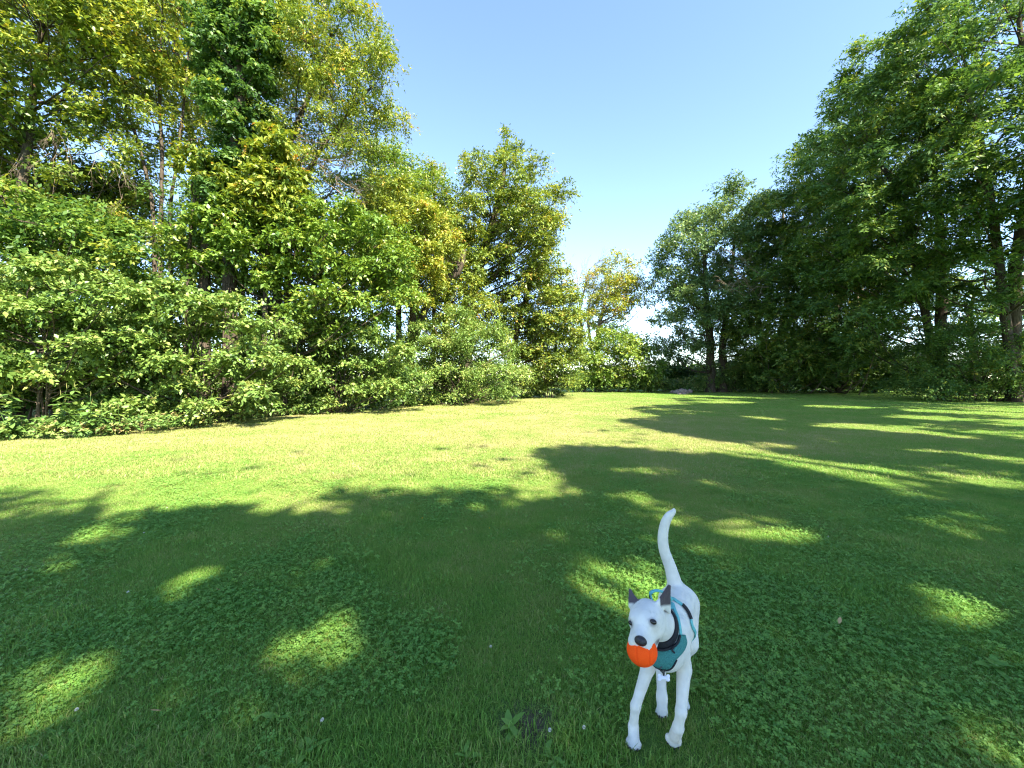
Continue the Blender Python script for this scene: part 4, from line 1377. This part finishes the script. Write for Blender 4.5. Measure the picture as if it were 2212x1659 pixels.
V, F = B.surface()
for _ in range(2):                                            # light smoothing
    acc = np.zeros_like(V); num = np.zeros(len(V))
    for a in range(4):
        b = (a + 1) % 4
        np.add.at(acc, F[:, a], V[F[:, b]]); np.add.at(num, F[:, a], 1)
        np.add.at(acc, F[:, b], V[F[:, a]]); np.add.at(num, F[:, b], 1)
    V = V * .5 + .5 * acc / np.maximum(num, 1)[:, None]
eye_p = {s: B.hit(*c) for s, c in {'l': (371, 772), 'r': (241, 778)}.items()}
col = np.tile(A3([.67, .645, .59, 1.0]), (len(V), 1))


def paint(mask, c):
    m = np.clip(mask, 0, 1)[:, None]
    col[:, :3] = col[:, :3] * (1 - m) + np.array(c) * m


def near_p(p, r0, r1):
    return np.clip((r1 - np.linalg.norm(V - p, axis=1)) / (r1 - r0), 0, 1)


def seg_d(a, b):
    ba = b - a
    t = np.clip(((V - a) @ ba) / (ba @ ba), 0, 1)
    return np.linalg.norm(V - a - t[:, None] * ba, axis=1), t


dl, t1 = seg_d(dp(440, 672, 1.575), dp(471, 548, 1.565)); paint((dl < .042) * np.clip((t1 - .12) * 9, 0, 1), (.065, .050, .055))
dl, t1 = seg_d(dp(252, 655, 1.595), dp(232, 572, 1.605)); paint((dl < .036) * np.clip((t1 - .10) * 9, 0, 1), (.085, .068, .080))
inner = dp(455, 640, 1.545)
for s in 'lr':
    paint(near_p(eye_p[s], .009, .019) * .85, (.10, .085, .08))
    paint(near_p(eye_p[s], .016, .034) * .25, (.45, .42, .42))
hz = (V - S0) @ uv; hf = (V - S0) @ hv; hs = (V - S0) @ lv_
paint(((hf > .085) & (hz < -.035) & (np.abs(hs) < .06) & (V[:, 2] > .42)) * .5, (.50, .38, .36))
dl, t1 = seg_d(hp(.045, .055, -.058), hp(.10, .040, -.050)); paint(np.clip((.016 - dl) / .007, 0, 1) * .9, (.035, .03, .03))
rgd = np.random.default_rng(8)
for _ in range(26):                                           # grey ticking on forehead, cheeks
    q = hp(rgd.uniform(0, .08), rgd.uniform(-.05, .065), rgd.uniform(-.02, .06))
    i = int(np.argmin(np.linalg.norm(V - q, axis=1)))
    paint(near_p(V[i], .002, .006) * .22, (.25, .24, .25))
paint(np.clip((.05 - V[:, 2]) / .05, 0, 1) * .25, (.50, .44, .36))                      # feet tinted tan towards the ground
paint(((V[:, 2] < .10) & (V[:, 1] < 1.60) & (V[:, 0] > .58)) * .35, (.50, .44, .34))
dl, t1 = seg_d(A3([.60, 1.60, .27]), A3([.80, 1.92, .30])); paint(np.clip((.07 - dl) / .05, 0, 1) * .3, (.55, .46, .38))
dl, t1 = seg_d(hp(.09, 0, .012), hp(.05, 0, .03)); paint(np.clip((.02 - dl) / .012, 0, 1) * .15, (.55, .42, .38))
paint(((V[:, 2] > .20) & (V[:, 2] < .34) & (V[:, 1] < 1.66)) * .12, (.52, .43, .34))
DB = A3([.64, 1.72, 0.0])
dog = obj('dog', mesh_np('dog', V - DB, F, M['fur'], smooth=True, col=col), origin=DB)
tag(dog, 'white short-haired dog with dark ears walking towards the viewer, tail raised', 'dog')

# short coat
fr = np.random.default_rng(15)
tri_a = V[F[:, 0]]; tri_b = V[F[:, 1]]; tri_c = V[F[:, 2]]; tri_d = V[F[:, 3]]
fi = fr.integers(0, len(F), 40000)
w1, w2 = fr.random((len(fi), 1)), fr.random((len(fi), 1))
hp0 = (tri_a[fi] * (1 - w1) + tri_b[fi] * w1) * (1 - w2) + (tri_d[fi] * (1 - w1) + tri_c[fi] * w1) * w2
hn = B.grad(hp0)
flow = A3([.5, .75, -.45]) + fr.normal(0, .22, hp0.shape)
flow = nrm(flow - hn * (flow * hn).sum(1, keepdims=True))
hl = fr.uniform(.003, .007, (len(fi), 1))
sd_ = nrm(np.cross(hn, flow)) * .0004
tipp = hp0 + flow * hl + hn * hl * fr.uniform(.05, .28, (len(fi), 1))
hV = np.stack([hp0 - sd_ - hn * .001, hp0 + sd_ - hn * .001, tipp], 1).reshape(-1, 3)
hC = np.repeat(col[F[fi, 0]], 3, 0)
coat = obj('coat_hair', mesh_np('coat_hair', hV - DB, np.arange(len(hV)).reshape(-1, 3), M['fur'], col=hC), dog)
tag(coat, kind='stuff')

blk = plain_mat('dark_wet', (.012, .010, .010), .10, .5, .2, 60)
nose_m = plain_mat('nose_leather', (.018, .016, .019), .42, .45, .3, 220, .3)
claw_m = plain_mat('claw', (.05, .042, .04), .5, .4, .2, 60)
web = plain_mat('black_webbing', (.016, .017, .022), .7, .25, .25, 300, .3)
teal = plain_mat('teal_webbing', (.14, .45, .45), .75, .2, .12, 300, .3)
teal_d = plain_mat('teal_mesh_fabric', (.050, .205, .195), .8, .2, .18, 240, .5)
metal = plain_mat('tag_metal', (.08, .08, .09), .35, .5, .1, 50, metallic=.8)
white_pl = plain_mat('tag_enamel', (.72, .72, .85), .35, .5, .05, 50)


def ball_mesh(name, c, axes, rad, mat, sub=3):
    bm = bmesh.new(); bmesh.ops.create_icosphere(bm, subdivisions=sub, radius=1)
    me = bpy.data.meshes.new(name); bm.to_mesh(me); bm.free()
    co = np.array([v.co[:] for v in me.vertices]) * np.array(rad) @ np.array(axes) + np.array(c) - DB
    me.vertices.foreach_set('co', co.astype(np.float32).ravel()); me.materials.append(mat)
    for p in me.polygons: p.use_smooth = True
    return me


for s in 'lr':
    e = obj('eye', ball_mesh('eye', eye_p[s] - hv * .0035, HA, (.0090, .0122, .0090), blk), dog)
npos = B.hit(297, 876)
nm = ball_mesh('nose', npos + hv * .002 - uv * .003, HA, (.015, .0215, .0165), nose_m)
nose = obj('nose', nm, dog)
for a, b in claws:
    obj('claw', Tubes().add(np.array([a, (a + b) / 2, b]) - DB, [.0034, .0028, .0006], 6).mesh('claw', claw_m), dog)


def ribbon(pts, width, mat, name, parent, field=BODY, off=.0035, th=.0022, n=40, snap=True, closed=False, up=None):
    P = spline(pts, n)
    if snap:
        P = field.snap(P, off)
        for _ in range(2):
            P[1:-1] = P[1:-1] * .5 + .25 * (P[:-2] + P[2:])
        N = field.grad(P)
    else:
        N = np.tile(up, (n, 1)) if up is not None else nrm(P - P.mean(0))
    T = nrm(np.gradient(P, axis=0)); Sd = nrm(np.cross(N, T))
    N = nrm(np.cross(T, Sd))
    h = width / 2
    ring = np.stack([P - Sd * h - N * th, P + Sd * h - N * th, P + Sd * h + N * th, P + Sd * h * .8 + N * th * 1.5, P - Sd * h * .8 + N * th * 1.5, P - Sd * h + N * th], 1)
    k = np.arange(n - 1)[:, None] * 6; j = np.arange(6)[None]; j2 = (np.arange(6)[None] + 1) % 6
    Q = np.stack([k + j, k + j2, k + 6 + j2, k + 6 + j], -1).reshape(-1, 4)
    caps = np.array([[0, 3, 2, 1], [0, 5, 4, 3], [n * 6 - 6, n * 6 - 5, n * 6 - 4, n * 6 - 3], [n * 6 - 6, n * 6 - 3, n * 6 - 2, n * 6 - 1]])
    return obj(name, mesh_np(name, ring.reshape(-1, 3) - DB, np.vstack([Q, caps]), mat), parent)


har = bpy.data.objects.new('harness', None)
put(har, dog)
har['label'] = 'teal harness with black buckles and chest plate'
H = BODY.hit
# chest plate, a padded sheet lying on the chest
inn = spline([H(*c) for c in [(524, 846), (510, 892), (474, 926), (432, 940), (392, 936), (352, 915)]], 26)
out2 = spline([H(*c) for c in [(560, 846), (570, 902), (508, 992), (470, 1046), (405, 1040), (340, 985)]], 26)
rows = []
for t in np.linspace(0, 1, 12):
    rows.append(BODY.snap(inn * (1 - t) + out2 * t, .004))
Rr = np.array(rows)
N = BODY.grad(Rr.reshape(-1, 3)).reshape(Rr.shape)
edge_f = np.minimum(1, np.minimum(np.linspace(0, 1, 12), 1 - np.linspace(0, 1, 12)) * 6)[:, None, None]
top = Rr + N * (.002 + .005 * edge_f)
bot = Rr - N * .003
nr, nc = 12, 26
gi_ = np.arange(nr * nc).reshape(nr, nc)
q1 = np.stack([gi_[:-1, :-1], gi_[:-1, 1:], gi_[1:, 1:], gi_[1:, :-1]], -1).reshape(-1, 4)
o2 = nr * nc
bd = list(gi_[0]) + list(gi_[1:, -1]) + list(gi_[-1, ::-1][1:]) + list(gi_[::-1, 0][1:])
q3 = np.array([[bd[i], bd[i + 1], bd[i + 1] + o2, bd[i] + o2] for i in range(len(bd) - 1)])
plate = obj('chest_plate', mesh_np('chest_plate', np.vstack([top.reshape(-1, 3), bot.reshape(-1, 3)]) - DB, np.vstack([q1, q1[:, ::-1] + o2, q3]), teal_d, smooth=True), har)
o_ = .010
ribbon([H(*c) for c in [(524, 846), (510, 892), (474, 926), (432, 940), (392, 936)]], .008, web, 'plate_trim', har, off=.008)
ribbon([H(*c) for c in [(508, 992), (470, 1046), (405, 1040), (365, 1005)]], .006, web, 'plate_trim', har, off=.006)
# the bracket-shaped mark on the plate
for a, b in (((512, 906), (494, 914)), ((494, 914), (484, 940)), ((484, 940), (500, 956))):
    ribbon([H(*a, .009), (H(*a, .009) + H(*b, .009)) / 2, H(*b, .009)], 0.0065, web, 'mark', har, off=.0140, th=.0012, n=8)
# shoulder straps
wz = BODY.snap(A3([.640, 1.690, .50]))[0]
ribbon([H(536, 846), H(526, 780), H(508, 715), H(490, 660), BODY.snap(A3([.665, 1.690, .49]))[0], wz], .014, teal, 'strap', har)
mir = lambda p: p - 2 * np.dot(p - A3([.64, 1.68, 0]), nrm(A3([.85, -.53, 0]))) * nrm(A3([.85, -.53, 0]))
ribbon([mir(H(536, 846)), mir(H(526, 780)), mir(H(508, 715)), wz], .014, teal, 'strap', har)
# girth strap: teal over the back, black slider down the flank
bk = BODY.snap(A3([.655, 1.735, .50]))[0]
s1 = [bk, H(487, 632), H(515, 645), H(546, 668)]
s2 = [H(546, 668), H(575, 702), H(597, 752)]
s3 = [H(597, 752), H(610, 800), BODY.snap(A3([.790, 1.745, .33]))[0], BODY.snap(A3([.740, 1.76, .275]))[0], BODY.snap(A3([.690, 1.775, .262]))[0]]
ribbon(s1, .017, teal, 'strap', har)
ribbon(s2, .020, web, 'slider', har, off=.006)
ribbon(s3, .017, teal, 'strap', har)
ribbon([bk, BODY.snap(A3([.60, 1.775, .44]))[0], BODY.snap(A3([.585, 1.79, .36]))[0], BODY.snap(A3([.62, 1.79, .28]))[0]], .017, teal, 'strap', har)
# grab handle standing up from the back
hpts = [BODY.snap(dp(372, 640, 1.70))[0], dp(357, 612, 1.70), dp(362, 588, 1.70), dp(395, 577, 1.705), dp(438, 588, 1.71), dp(468, 612, 1.72), H(487, 632)]
ribbon(hpts, .014, teal, 'grab_handle', har, snap=False, n=30)
ribbon([p + A3([0, 0.004, -.004]) for p in hpts[:3]], .013, web, 'handle_lining', har, snap=False, n=12)
# collar
nc_, na_ = A3([.580, 1.622, .472]), nrm(A3([-.62, -.62, .62]))
u1 = nrm(np.cross(na_, [0, 0, 1])); u2 = np.cross(na_, u1)
cp = [nc_ + .07 * (math.cos(t) * u1 + math.sin(t) * u2) for t in np.linspace(0, 2 * math.pi, 14)]
collar = ribbon(cp, .024, web, 'collar', dog, off=.004, th=.003, n=60)
# ring, snap hook and bone-shaped tag below the plate
rc = dp(432, 1058, 1.535)
th = np.linspace(0, 2 * math.pi, 18)
obj('ring', Tubes().add(np.stack([rc + .010 * (math.cos(a) * A3([1, 0, 0]) + math.sin(a) * A3([0, .1, 1])) for a in th]) - DB, np.full(18, .0018), 6).mesh('ring', metal), har)
obj('snap_hook', Tubes().add(np.array([dp(436, 1062, 1.533), dp(437, 1078, 1.531), dp(437, 1095, 1.530)]) - DB, [.004, .005, .003], 8).mesh('snap_hook', metal), har)
bm = bmesh.new()
tc = dp(438, 1107, 1.528)
for dx, dz in ((-.016, .006), (-.016, -.006), (.016, .004), (.016, -.008)):
    bmesh.ops.create_icosphere(bm, subdivisions=2, radius=.0078, matrix=Matrix.Translation(Vector(tc - DB + A3([dx, 0, dz]))) @ Matrix.Diagonal((1, .3, 1, 1)))
bmesh.ops.create_cube(bm, size=1, matrix=Matrix.Translation(Vector(tc - DB)) @ Matrix.Diagonal((.032, .0042, .011, 1)))
me = bpy.data.meshes.new('name_tag'); bm.to_mesh(me); bm.free(); me.materials.append(white_pl)
obj('bone_tag', me, har)

# the ball in the dog's mouth
om, n_, l_, out_ = new_mat('orange_felt')
tc_ = n_.new('ShaderNodeTexCoord'); nz_ = noise_node(n_, l_, 300, 3, .7, tc_.outputs['Object'])
rp_ = ramp(n_, [(.3, (.95, .070, .007)), (.7, (1.0, .105, .012))]); l_.new(nz_.outputs[0], rp_.inputs[0])
p_ = n_.new('ShaderNodeBsdfPrincipled'); p_.inputs['Roughness'].default_value = .85; p_.inputs['Specular IOR Level'].default_value = .1
l_.new(rp_.outputs[0], p_.inputs['Base Color'])
bp_ = n_.new('ShaderNodeBump'); bp_.inputs['Strength'].default_value = .3; bp_.inputs['Distance'].default_value = .002
l_.new(nz_.outputs[0], bp_.inputs['Height']); l_.new(bp_.outputs[0], p_.inputs['Normal']); l_.new(p_.outputs[0], out_.inputs[0])
bc = dp(305, 942, 1.450); br = .0525
bm = bmesh.new(); bmesh.ops.create_uvsphere(bm, u_segments=140, v_segments=48, radius=br)
for v in bm.verts:
    a = math.atan2(v.co.y, v.co.x)
    g2 = abs(((a / (2 * math.pi) * 7) % 1) - .5) * 2            # seven shallow segments
    k = 1 - .075 * max(0, 1 - (1 - g2) * 5) * (1 - abs(v.co.z / br) ** 6)
    v.co = Vector((v.co.x * k, v.co.y * k, v.co.z * .95))
bme = bpy.data.meshes.new('ball'); bm.to_mesh(bme); bm.free(); bme.materials.append(om)
for p in bme.polygons: p.use_smooth = True
ballo = obj('toy_ball', bme, origin=bc); ballo.rotation_euler = (R(-14), R(10), R(25))
tag(ballo, 'bright orange ribbed toy ball held in the white dog\'s mouth', 'ball')

# ------------------------------------------------------------------ small things on the lawn
dock = [leaf_mesh('leaf', M['clover'], l, l * w, n=5, curl=.35, tint=t) for l, w, t in [(.11, .40, .10), (.09, .45, .2), (.13, .34, .0), (.08, .5, .28)]]
for i, (X, Y, n, sc, lab) in enumerate([
        (1105, 1585, 7, 1.0, 'rosette of long-leaved weed at the edge of the bare soil patch'),
        (1010, 1640, 6, .8, 'broad-leaved weed at the bottom edge of the picture, left of the soil patch'),
        (1190, 1640, 6, .8, 'broad-leaved weed at the bottom edge of the picture, below the soil patch'),
        (1775, 1385, 4, .9, 'single broad-leaved weed in the grass right of the dog'),
        (2150, 1450, 8, 1.2, 'leafy weed clump near the right picture edge'),
        (2040, 1560, 5, .8, 'small weed in the shade, bottom right of the picture'),
        (1500, 1490, 7, 1.0, 'broad leaves of a weed right behind the dog\'s front leg'),
        (1560, 1270, 4, 1.0, 'small broad-leaved weed in the shade behind the dog'),
        (600, 1555, 6, .8, 'broad-leaved weed in the bottom left of the lawn'),
        (660, 1630, 6, .9, 'broad-leaved weed at the bottom edge, left half of the picture'),
        (280, 1245, 4, 1.0, 'small flat weed left of the long sun patch'),
        (570, 1135, 5, 1.0, 'small weed standing where the shade begins on the lawn')]):
    w = empty('broadleaf_weed', ground(X, Y))
    tag(w, lab, 'weed', 'broad-leaved weeds in the lawn')
    for j in range(n):
        place_leaf(w, dock[int(rw.integers(4))], (rw.normal(0, .012), rw.normal(0, .012), .012 + .01 * rw.random()), j * 6.283 / n + rw.normal(0, .3), rw.uniform(-.75, -.25), rw.normal(0, .2), sc * .62 * rw.uniform(.7, 1.15))
wf = plain_mat('clover_flower', (.62, .60, .50), .8, .2, .15, 200)
yf = plain_mat('dandelion_flower', (.75, .50, .02), .8, .2, .15, 200)
for i, (X, Y, lab) in enumerate([
        (1262, 1600, 'white clover blossom right of the bare soil patch'), (1188, 1606, 'white clover blossom on the bare soil patch'),
        (55, 1246, 'white clover blossom near the left picture edge'), (275, 1296, 'white clover blossom in the left shade'),
        (163, 1560, 'white clover blossom in the bottom left corner'), (695, 1583, 'small clover blossom in the bottom left half'),
        (1060, 1418, 'white clover blossom in the shade left of the dog'), (1790, 1172, 'white clover blossom in the shade right of the tail'),
        (310, 1163, 'white clover blossom near the small sun patch'), (360, 1107, 'white clover blossom at the shade edge'),
        (912, 1130, 'yellow dandelion flower in the shaded lawn'), (1057, 1153, 'white clover blossom right of the dandelion')]):
    g = ground(X, Y)
    f = empty('lawn_flower', g)
    tag(f, lab, 'flower', 'small flowers in the lawn')
    h = .050
    obj('stalk', Tubes().add([(0, 0, 0), (.004, 0, h * .5), (0, .004, h)], [.0013, .0012, .001], 5).mesh('stalk', M['clover']), f)
    V_, F_ = [], []
    nP = 34
    for k in range(nP):                       # a head of small florets
        zz = 1 - 1.5 * (k + .5) / nP; a = k * 2.39996; rr = math.sqrt(max(0, 1 - zz * zz))
        dv = A3([rr * math.cos(a), rr * math.sin(a), zz]); sd = nrm(np.cross(dv, [.3, .2, 1]))
        c0 = A3([0, .004, h]); b_ = len(V_)
        V_ += [c0 + dv * .0015, c0 + dv * .006 + sd * .0017, c0 + dv * .008, c0 + dv * .006 - sd * .0017]
        F_ += [(b_, b_ + 1, b_ + 2, b_ + 3)]
    obj('blossom', mesh_np('blossom', V_, F_, yf if 'dandelion' in lab else wf), f)
dl_m = leaf_mat('fallen_leaf', [(0, (.30, .19, .08)), (.5, (.38, .26, .12)), (1, (.45, .33, .18))], trans=.2)
dl_me = leaf_mesh('fallen_leaf', dl_m, .06, .03, n=4, curl=-.2, tint=.6)
for i, (X, Y, lab) in enumerate([(348, 1557, 'tan fallen leaf standing in the grass, bottom left'), (477, 1290, 'tan fallen leaf in the left shade between sun patches'),
                                 (853, 1428, 'brown fallen leaf near the middle sun patch'), (1812, 1364, 'brown fallen leaf in the shade right of the dog'),
                                 (72, 993, 'pale fallen leaf on the sunlit lawn at left'), (1732, 992, 'orange fallen leaf beside the long strip of sun')]):
    o = obj('fallen_leaf', dl_me, origin=ground(X, Y) + A3([0, 0, .045])); o.rotation_euler = (rw.normal(0, .4), rw.normal(-.5, .3), rw.uniform(0, 6.28))
    o.scale = (.65 if Y > 1100 else 1.2,) * 3
    tag(o, lab, 'leaf', 'fallen leaves on the lawn')
